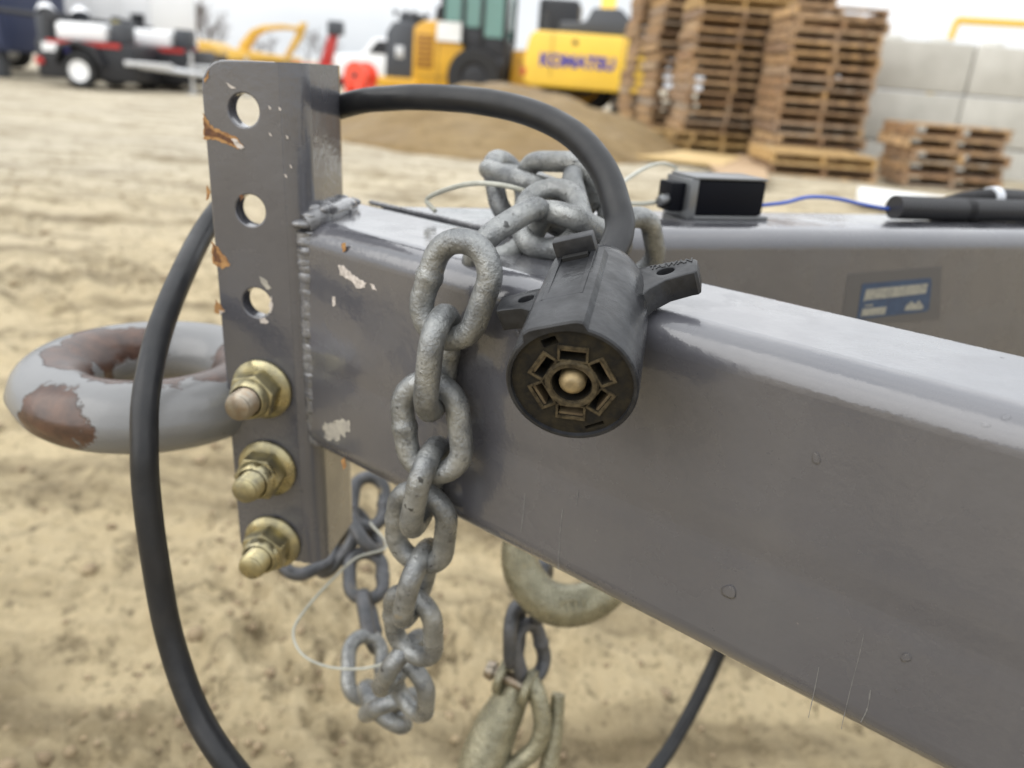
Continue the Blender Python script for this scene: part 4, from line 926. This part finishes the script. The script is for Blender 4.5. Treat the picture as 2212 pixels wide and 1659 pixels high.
part(ld, 'front_frame', 'loader_yellow', lambda b: b.prism([(3.08, 0.42), (3.12, 1.36), (3.7, 1.42), (4.3, 1.2), (4.6, 0.6)], (0, 0.4, 0), (1, 0, 0), (0, 0, 1), (0, 1.0, 0)), 0.05)
for yy in (0.30, 1.4): part(ld, 'lift_arm', 'loader_yellow', lambda b: b.prism([(3.3, 1.15), (3.5, 1.45), (4.8, 1.1), (6.0, 0.45), (5.9, 0.2), (4.6, 0.8)], (0, yy, 0), (1, 0, 0), (0, 0, 1), (0, 0.2, 0)), 0.03)
part(ld, 'bucket', 'mid_grey', lambda b: b.prism([(5.9, 0.05), (5.85, 0.9), (6.2, 1.1), (6.3, 0.5), (6.9, 0.05)], (0, -0.3, 0), (1, 0, 0), (0, 0, 1), (0, 2.6, 0)), 0.03)

# excavator seen from behind
EY_ = 19.5
ex = place('excavator', 'yellow excavator with blue lettering across its counterweight, seen from behind', 'excavator', 1128, EY_, R_(-5))
zc0, zc1 = W(1230, 192, EY_).z, W(1230, 70, EY_).z
part(ex, 'counterweight', 'excavator_yellow', lambda b: b.prism([(0.02, zc0 + 0.10), (0.0, zc0 + 0.55), (0.10, zc1 - 0.10), (0.22, zc1), (2.55, zc1), (2.68, zc1 - 0.10), (2.78, zc0 + 0.55), (2.76, zc0 + 0.10), (2.60, zc0), (0.18, zc0)], (0, 0, 0), (1, 0, 0), (0, 0, 1), (0, 0.9, 0)), 0.10)
part(ex, 'lifting_eye', 'dark_grey', lambda b: b.cyl((1.12, -0.01, zc1 - 0.2), (1.12, 0.02, zc1 - 0.2), 0.06, 16))
bx(ex, 'engine_deck', 'excavator_yellow', (1.4, 2.0, (zc0 + zc1) / 2), (2.6, 2.2, zc1 - zc0 - 0.1), 0.08)
part(ex, 'engine_cover', 'mid_grey', lambda b: b.prism([(0.70, zc1), (0.72, zc1 + 0.24), (1.28, zc1 + 0.27), (1.42, zc1 + 0.56), (2.05, zc1 + 0.58), (2.30, zc1 + 0.36), (2.62, zc1 + 0.26), (2.62, zc1)], (0, 0.5, 0), (1, 0, 0), (0, 0, 1), (0, 1.6, 0)), 0.05)
bx(ex, 'cab', 'dark_grey', (0.55, 3.1, zc1 + 0.1), (1.0, 1.6, 1.5), 0.1)
for xx in (0.02, 2.76): part(ex, 'tail_light', 'red_paint', lambda b: b.box((xx, 0.03, zc0 + 0.3), (0.10, 0.05, 0.16)), 0.01)
tm = text_mesh('KOMATSU', 0.36, 0.004, 0.016); to = obj('lettering', tm, 'letter_blue', ex); to.location = (1.20, -0.013, (zc0 + zc1) / 2 - 0.02); to.rotation_euler = (R_(90), 0, 0)
bx(ex, 'swing_ring', 'track', (1.4, 1.9, zc0 - 0.08), (1.3, 1.3, 0.26), 0.1)
for xx in (0.45, 2.35):
    tr = part(ex, 'track', 'track', lambda b: b.prism([(-0.1, 0.35), (0.1, 0.08), (0.4, 0.0), (3.4, 0.0), (3.7, 0.1), (3.9, 0.35), (3.6, zc0 - 0.06), (0.2, zc0 - 0.06)], (xx - 0.3, 0.1, 0), (0, 1, 0), (0, 0, 1), (0.6, 0, 0)), 0.05)
    for k in range(5): part(tr, 'grouser', 'track', lambda b: b.box((xx, 0.06, 0.12 + k * 0.09), (0.62, 0.06, 0.03)), 0.0)
part(ex, 'boom', 'excavator_yellow', lambda b: b.prism([(3.0, zc1 - 0.6), (4.5, zc1 + 1.3), (6.5, zc1 + 1.8), (8.3, zc1 + 0.9), (8.2, zc1 + 0.5), (6.4, zc1 + 1.2), (4.8, zc1 + 0.8), (3.5, zc1 - 0.7)], (1.5, 0, 0), (0, 1, 0), (0, 0, 1), (0.4, 0, 0)), 0.04)
part(ex, 'stick', 'excavator_yellow', lambda b: b.prism([(8.0, zc1 + 1.1), (8.5, zc1 + 0.9), (7.2, 0.6), (6.9, 0.6)], (1.55, 0, 0), (0, 1, 0), (0, 0, 1), (0.3, 0, 0)), 0.03)

for x0 in (0.35, 1.75): part(ex, 'handrail', 'mid_grey', lambda b: b.tube([(x0, 0.6, zc1), (x0, 0.6, zc1 + 0.42), (x0, 1.5, zc1 + 0.42), (x0, 1.5, zc1)], 0.02, 8))
for xx in (0.62, 2.2): bx(ex, 'panel_seam', 'dark_grey', (xx, -0.004, (zc0 + zc1) / 2 + 0.1), (0.012, 0.012, 0.9), 0.0)
part(ld, 'handrail', 'mid_grey', lambda b: b.tube([(3.06, -0.12, 1.0), (3.10, -0.12, 1.9), (3.10, 0.05, 2.4)], 0.02, 8)); part(ld, 'exhaust_pipe', 'dark_grey', lambda b: b.cyl((1.15, 0.7, 1.85), (1.15, 0.7, 2.25), 0.06, 12))
bx(ld, 'panel_seam', 'dark_grey', (1.36, -0.004, 1.0), (0.015, 0.012, 1.2), 0.0); bx(ld, 'panel_seam', 'dark_grey', (1.25, -0.004, 0.62), (0.9, 0.012, 0.015), 0.0)
# light tower trailers on the left
def light_tower(px, Y, label, sc=1.0, front=True, rz=0.06):
    t = place('light_tower', label, 'light tower', px, Y, rz, 'light towers parked on the left')
    bx(t, 'lower_body', 'dark_grey', (1.05 * sc, 0.65, 0.46 * sc), (1.75 * sc, 1.3, 0.66 * sc), 0.05)
    bx(t, 'hood', 'white_body', (0.98 * sc, 0.65, 0.95 * sc), (0.90 * sc, 1.2, 0.32 * sc), 0.08)
    bx(t, 'red_band', 'red_paint', (1.05 * sc, -0.01, 0.755 * sc), (1.3 * sc, 0.03, 0.08 * sc), 0.0)
    bx(t, 'side_label', 'white_body', (0.45 * sc, -0.012, 0.66 * sc), (0.28 * sc, 0.03, 0.15 * sc), 0.0); bx(t, 'side_label', 'blue_decal', (0.70 * sc, -0.012, 0.65 * sc), (0.18 * sc, 0.03, 0.12 * sc), 0.0)
    wheel(t, (0.98 * sc, -0.06, 0.29), 0.29, 0.2, rim='white_body', rf=0.64); wheel(t, (0.98 * sc, 1.36, 0.29), 0.29, 0.2, rim='white_body', rf=0.64)
    part(t, 'mudguard', 'dark_grey', lambda b: b.prism([(0.52, 0.40), (0.66, 0.72), (0.98, 0.80), (1.30, 0.72), (1.44, 0.40), (1.36, 0.40), (1.24, 0.66), (0.98, 0.73), (0.72, 0.66), (0.60, 0.40)], (0, -0.18, 0), (sc, 0, 0), (0, 0, 1), (0, 0.3, 0)), 0.01)
    bx(t, 'mast', 'mid_grey', (0.06 * sc, 0.6, 0.72), (0.14, 0.2, 1.0), 0.02); bx(t, 'mast', 'dark_grey', (0.24 * sc, 0.5, 0.75), (0.16, 0.2, 1.1), 0.02)
    part(t, 'folded_mast', 'dark_grey', lambda b: b.cyl((-0.9, 0.6, 1.24), (0.9 * sc, 0.6, 1.13), 0.045, 10))
    part(t, 'tow_bar', 'silver', lambda b: (b.cyl((1.8 * sc, 0.2, 0.45), (3.0 * sc, 0.6, 0.36), 0.05, 10), b.cyl((1.8 * sc, 1.1, 0.45), (3.0 * sc, 0.6, 0.36), 0.05, 10)))
    part(t, 'jack', 'silver', lambda b: (b.cyl((2.75 * sc, 0.6, 0.03), (2.75 * sc, 0.6, 0.75), 0.035, 10), b.cyl((2.75 * sc, 0.6, 0.0), (2.75 * sc, 0.6, 0.03), 0.11, 14)))
    part(t, 'outrigger', 'silver', lambda b: b.box((2.2 * sc, -0.05, 0.48), (0.85 * sc, 0.08, 0.09), Matrix.Rotation(R_(0), 4, 'Y')), 0.01)
    for k in range(2 if front else 0):
        lh = part(t, 'lamp_head', 'white_body', lambda b: b.lathe((0.1 + 0.62 * k, 0.7, 1.30 - 0.02 * k), (0.3, -0.5, -0.7), [(-0.12, 0.03), (-0.06, 0.12), (0.06, 0.17), (0.10, 0.18)], 18), smooth=True)
        part(lh, 'lamp_glass', 'mid_grey', lambda b: b.lathe((0.1 + 0.62 * k, 0.7, 1.30 - 0.02 * k), (0.3, -0.5, -0.7), [(0.085, 0.0), (0.085, 0.165), (0.08, 0.165)], 18))
    bx(t, 'control_box', 'mid_grey', (1.62 * sc, 0.35, 0.98), (0.30, 0.4, 0.36), 0.03); bx(t, 'mast_winch', 'dark_grey', (0.52 * sc, 0.3, 1.16), (0.22, 0.3, 0.20), 0.03)
    bx(t, 'tail_lamp', 'red_paint', (0.24 * sc, -0.02, 0.42), (0.14, 0.04, 0.12), 0.0)
    return t
light_tower(62, 15.6, 'black trailer light tower with a white wheel, leftmost of the two', 1.0)
lt2 = light_tower(214, 17.0, 'black trailer light tower farther right, before the white box truck', 1.0, False)
bx(lt2, 'hazard_label', 'decal_yellow', (0.42, -0.02, 1.08), (0.12, 0.03, 0.24), 0.0)
# white box truck
tk = place('box_truck', 'white box truck parked behind the light towers', 'truck', 338, 20.5, R_(-3))
zb0, zb1 = W(390, 128, 20.5).z, W(390, 36, 20.5).z
bx(tk, 'cargo_box', 'white_body', (-2.25, 1.2, (zb0 + 2.35) / 2), (4.5, 2.3, 2.35 - zb0), 0.05)
bx(tk, 'box_window', 'dark_grey', (-0.36, 0.03, 1.35), (0.30, 0.06, 0.28), 0.0); bx(tk, 'chassis', 'dark_grey', (-2.3, 1.2, 0.62), (4.4, 1.0, 0.22), 0.02)
for k in range(6): bx(tk, 'wall_rib', 'white_body', (-0.75 * k - 0.05, 0.03, (zb0 + 2.3) / 2), (0.06, 0.05, 2.2 - zb0), 0.0)
wheel(tk, (-0.95, 0.25, 0.42), 0.42, 0.28, rim='silver'); wheel(tk, (-0.95, 2.1, 0.42), 0.42, 0.28, rim='silver'); wheel(tk, (-4.9, 0.25, 0.42), 0.42, 0.28, rim='silver'); wheel(tk, (-4.9, 2.1, 0.42), 0.42, 0.28, rim='silver')
part(tk, 'cab', 'white_body', lambda b: b.prism([(-6.4, 0.5), (-6.4, 1.2), (-6.0, 2.0), (-4.7, 2.1), (-4.7, 0.5)], (0, 0.15, 0), (1, 0, 0), (0, 0, 1), (0, 2.1, 0)), 0.08)
for k in (0, 1): bx(tk, 'reflector', 'red_paint', (-0.15 - 0.95 * k, 0.0, 0.62), (0.12, 0.06, 0.26), 0.0)
bx(tk, 'side_trim', 'dark_grey', (-2.3, 0.03, zb0 + 0.06), (4.4, 0.05, 0.07), 0.0); bx(tk, 'side_locker', 'mid_grey', (-2.4, 0.2, 0.62), (0.9, 0.3, 0.36), 0.02); bx(tk, 'side_locker', 'dark_grey', (-3.6, 0.2, 0.60), (0.9, 0.3, 0.34), 0.02)
for k in range(5): bx(tk, 'marker_lamp', 'dark_grey', (-0.5 - 0.85 * k, 0.03, 2.22), (0.14, 0.06, 0.09), 0.0)
part(tk, 'roof_rack', 'dark_grey', lambda b: b.tube([(-4.2, 0.4, 2.36), (-4.2, 0.4, 2.55), (-1.6, 0.4, 2.55), (-1.6, 0.4, 2.36)], 0.03, 8))
# flatbed utility trailer with pumps between the light towers and the truck
ut = place('pump_trailer', 'low trailer with a white tank and dark pump unit, in front of the box truck', 'trailer', 300, 18.6, R_(-4))
bx(ut, 'bed', 'dark_grey', (0.55, 0.6, 0.46), (1.7, 1.2, 0.12), 0.02); part(ut, 'tank', 'white_body', lambda b: b.lathe((0.72, 0.6, 0.53), (0, 0, 1), [(0, 0), (0, 0.34), (0.42, 0.34), (0.56, 0.22), (0.60, 0.0)], 24), smooth=True); bx(ut, 'pump_unit', 'dark_grey', (0.15, 0.6, 0.76), (0.55, 0.8, 0.46), 0.04); bx(ut, 'control_panel', 'red_paint', (1.16, 0.2, 0.70), (0.12, 0.3, 0.34), 0.02)
for yy in (0.0, 1.2): wheel(ut, (0.55, yy, 0.27), 0.27, 0.18, rim='silver')
part(ut, 'draw_bar', 'silver', lambda b: b.cyl((1.4, 0.6, 0.44), (2.1, 0.6, 0.36), 0.04, 10)); part(ut, 'jack_leg', 'silver', lambda b: b.cyl((2.0, 0.6, 0.0), (2.0, 0.6, 0.55), 0.035, 10))
# navy container at the left edge
cn = place('container', 'dark navy container cut off by the left edge of the picture', 'container', 26, 16.8, R_(2))
bx(cn, 'box', 'navy', (-3.0, 1.2, 1.75), (6.0, 2.4, 2.5), 0.03)
for k in range(10): bx(cn, 'rib', 'navy', (-0.15 - 0.3 * k, -0.02, 1.75), (0.14, 0.05, 2.3), 0.0)
for xx in (-0.4, -2.5): bx(cn, 'support', 'mid_grey', (xx, 0.3, 0.25), (0.3, 0.3, 0.5), 0.02)
# far excavators
def far_excavator(px, Y, label, pts_boom, pts_stick, body, m='far_yellow'):
    t = place('excavator', label, 'excavator', px, Y, 0, 'distant yellow excavators'); o = Vector((W(px, 165, Y).x, Y, 0))
    def poly(nm, pts, th, dy=0): 
        P = [(lambda q: (q.x - o.x, q.z))(W(x, y, Y)) for x, y in pts]; part(t, nm, m if nm != 'undercarriage' else 'track', lambda b: b.prism(P, (0, dy, 0), (1, 0, 0), (0, 0, 1), (0, th, 0)), 0.04)
    if pts_boom: poly('boom', pts_boom, 0.5, 0.6)
    if pts_stick: poly('stick', pts_stick, 0.35, 0.7)
    for nm, pts, th in body: poly(nm, pts, th)
    return t
FY = 34
far_excavator(560, FY, 'distant yellow excavator with an arched boom, left of the loader', [(500, 116), (505, 92), (530, 62), (556, 52), (600, 50), (640, 56), (642, 66), (600, 61), (560, 64), (540, 76), (524, 100), (520, 122)],
              [(636, 46), (650, 46), (640, 78), (612, 122), (602, 120), (624, 78)],
              [('house', [(492, 112), (500, 104), (535, 112), (600, 120), (612, 122), (614, 134), (490, 130)], 2.6), ('undercarriage', [(488, 128), (620, 134), (624, 150), (486, 146)], 2.8)])
far_excavator(440, FY + 3, 'distant yellow machine beside the white box truck', None, None, [('house', [(404, 88), (412, 84), (446, 90), (462, 100), (470, 118), (404, 116)], 2.4), ('undercarriage', [(404, 114), (474, 118), (478, 136), (404, 132)], 2.6)])
far_excavator(190, 26, 'yellow machine arm showing above the light towers at upper left', [(128, -12), (150, -40), (190, -40), (232, -6), (254, 20), (244, 22), (200, 20), (164, 14)], None, [('house', [(120, 16), (215, 22), (215, 60), (120, 60)], 2.4), ('undercarriage', [(118, 58), (218, 60), (220, 118), (118, 112)], 2.6)])
# red equipment and a red-orange drum
rd = place('red_lift', 'red machine with a raised arm far behind, right of the hitch channel', 'machine', 706, 30, 0)
part(rd, 'arm', 'red_paint', lambda b: b.prism([(-0.35, 0.4), (0.15, 1.9), (0.42, 1.85), (0.05, 0.4)], (0, 0, 0), (1, 0, 0), (0, 0, 1), (0, 0.3, 0)), 0.03); bx(rd, 'base', 'red_paint', (-0.2, 0.5, 0.4), (2.0, 1.4, 0.5), 0.05); bx(rd, 'head', 'mid_grey', (0.3, 0.1, 1.85), (0.5, 0.5, 0.45), 0.05)
for xx in (-0.9, 0.5): wheel(rd, (xx, -0.1, 0.3), 0.3, 0.2, rim='red_paint')
dr = place('cable_drum', 'bright red-orange round drum standing beside the hitch channel top', 'drum', 766, 13.5, R_(-25))
rD = 0.21; zc_ = W(768, 163, 13.5).z
for k, yy in enumerate((0.0, 0.28)): part(dr, 'flange', 'orange_red', lambda b: b.lathe((0, yy, zc_), (0, 1, 0), [(0, 0), (0, rD), (0.05, rD), (0.05, 0)], 32))
part(dr, 'core', 'orange_red', lambda b: b.cyl((0, 0.05, zc_), (0, 0.28, zc_), rD * 0.75, 24)); part(dr, 'hub', 'dark_grey', lambda b: b.cyl((0, -0.01, zc_), (0, 0.34, zc_), 0.05, 14)); part(dr, 'stand', 'orange_red', lambda b: (b.box((-0.12, 0.16, zc_ / 2 - 0.05), (0.06, 0.42, zc_ - 0.1)), b.box((0.12, 0.16, zc_ / 2 - 0.05), (0.06, 0.42, zc_ - 0.1))), 0.01)
wp = place('white_pickup', 'white vehicle with a dark windscreen far behind, left of the loader', 'vehicle', 745, 27, 0)
part(wp, 'body', 'white_body', lambda b: b.prism([(-0.3, 0.35), (-0.35, 1.0), (0.5, 1.08), (0.9, 1.55), (2.3, 1.6), (2.5, 1.0), (4.4, 0.98), (4.4, 0.35)], (0, 0, 0), (1, 0, 0), (0, 0, 1), (0, 1.8, 0)), 0.06)
part(wp, 'side_window', 'dark_grey', lambda b: b.prism([(0.72, 1.12), (1.0, 1.48), (2.2, 1.52), (2.35, 1.1)], (0, -0.02, 0), (1, 0, 0), (0, 0, 1), (0, 0.04, 0)))
for xx in (0.35, 3.5):
    for yy in (0.05, 1.75): wheel(wp, (xx, yy, 0.38), 0.38, 0.24, rim='silver')
# yellow pipe arm beyond the wall
pa = thing('pipe_barrier', 'yellow bent pipe rising behind the block wall at upper right', 'barrier', (W(2065, 45, 15).x, 15, 0))
a0, a1, a2 = W(2050, 92, 15), W(2068, 44, 15), W(2320, 58, 15); o_ = Vector(pa.location)
part(pa, 'arm', 'safety_yellow', lambda b: b.box((0, 0, 0), ((a2 - a1).length, 0.12, 0.115), Matrix.Translation((a1 + a2) / 2 - o_) @ Matrix.Rotation(math.atan2(-(a2 - a1).z, (a2 - a1).x), 4, 'Y')), 0.01)
bt = a0 + (a0 - a1) * ((a0.z) / (a1.z - a0.z))
part(pa, 'post', 'safety_yellow', lambda b: b.tube([bt - o_, a1 - o_], 0.055, 10))
part(pa, 'foot', 'safety_yellow', lambda b: b.box(Vector((bt.x, bt.y, 0.02)) - o_, (0.4, 0.4, 0.04)))

# bare trees far behind
mat('bark', (0.115, 0.095, 0.085), 0.9)
def bare_tree(px, Y, h, seed, label):
    t = place('bare_tree', label, 'tree', px, Y, 0, 'leafless trees on the horizon'); rg = random.Random(seed); tb = MB(); cb = MB()
    tb.tube([(0, 0, -0.2), (rg.uniform(-.1, .1), 0, h * 0.3), (rg.uniform(-.2, .2), 0, h * 0.55)], [h * 0.022, h * 0.016, h * 0.011], 7)
    def br(p, d, l, r, k):
        q = p + d * l; cb.tube([p, (p + q) / 2 + Vector((rg.uniform(-1, 1), rg.uniform(-1, 1), 0)) * l * 0.06, q], [r, r * 0.75, r * 0.5], 4, cap=False)
        if k > 0:
            for j in range(rg.choice((3, 4))):
                dd = (d + Vector((rg.uniform(-.8, .8), rg.uniform(-.8, .8), rg.uniform(-.2, .6)))).normalized(); br(p.lerp(q, rg.uniform(0.45, 1)), dd, l * rg.uniform(0.5, 0.75), r * 0.55, k - 1)
    for j in range(7): br(Vector((0, 0, h * rg.uniform(0.18, 0.55))), Vector((rg.uniform(-.8, .8), rg.uniform(-.8, .8), rg.uniform(.5, 1.2))).normalized(), h * rg.uniform(0.22, 0.34), h * 0.008, 3)
    tb.build('trunk', 'bark', t, smooth=True); cb.build('crown', 'bark', t); return t
for k, (px, Y, h, w) in enumerate(((398, 62, 4.6, 'tallest, close by the box truck edge'), (418, 58, 4.8, 'second from the box truck'), (437, 60, 4.6, 'third from the box truck'), (455, 64, 4.2, 'fourth from the box truck'), (474, 66, 3.4, 'just left of the arched boom'), (560, 75, 2.6, 'small, seen under the arched boom'), (590, 72, 2.8, 'small, right under the arched boom'), (665, 70, 3.0, 'right of the arched boom'), (690, 68, 3.2, 'near the red machine'), (725, 72, 2.9, 'behind the white vehicle'))):
    bare_tree(px, Y, h, 50 + k, f'bare leafless tree on the horizon, {w}')
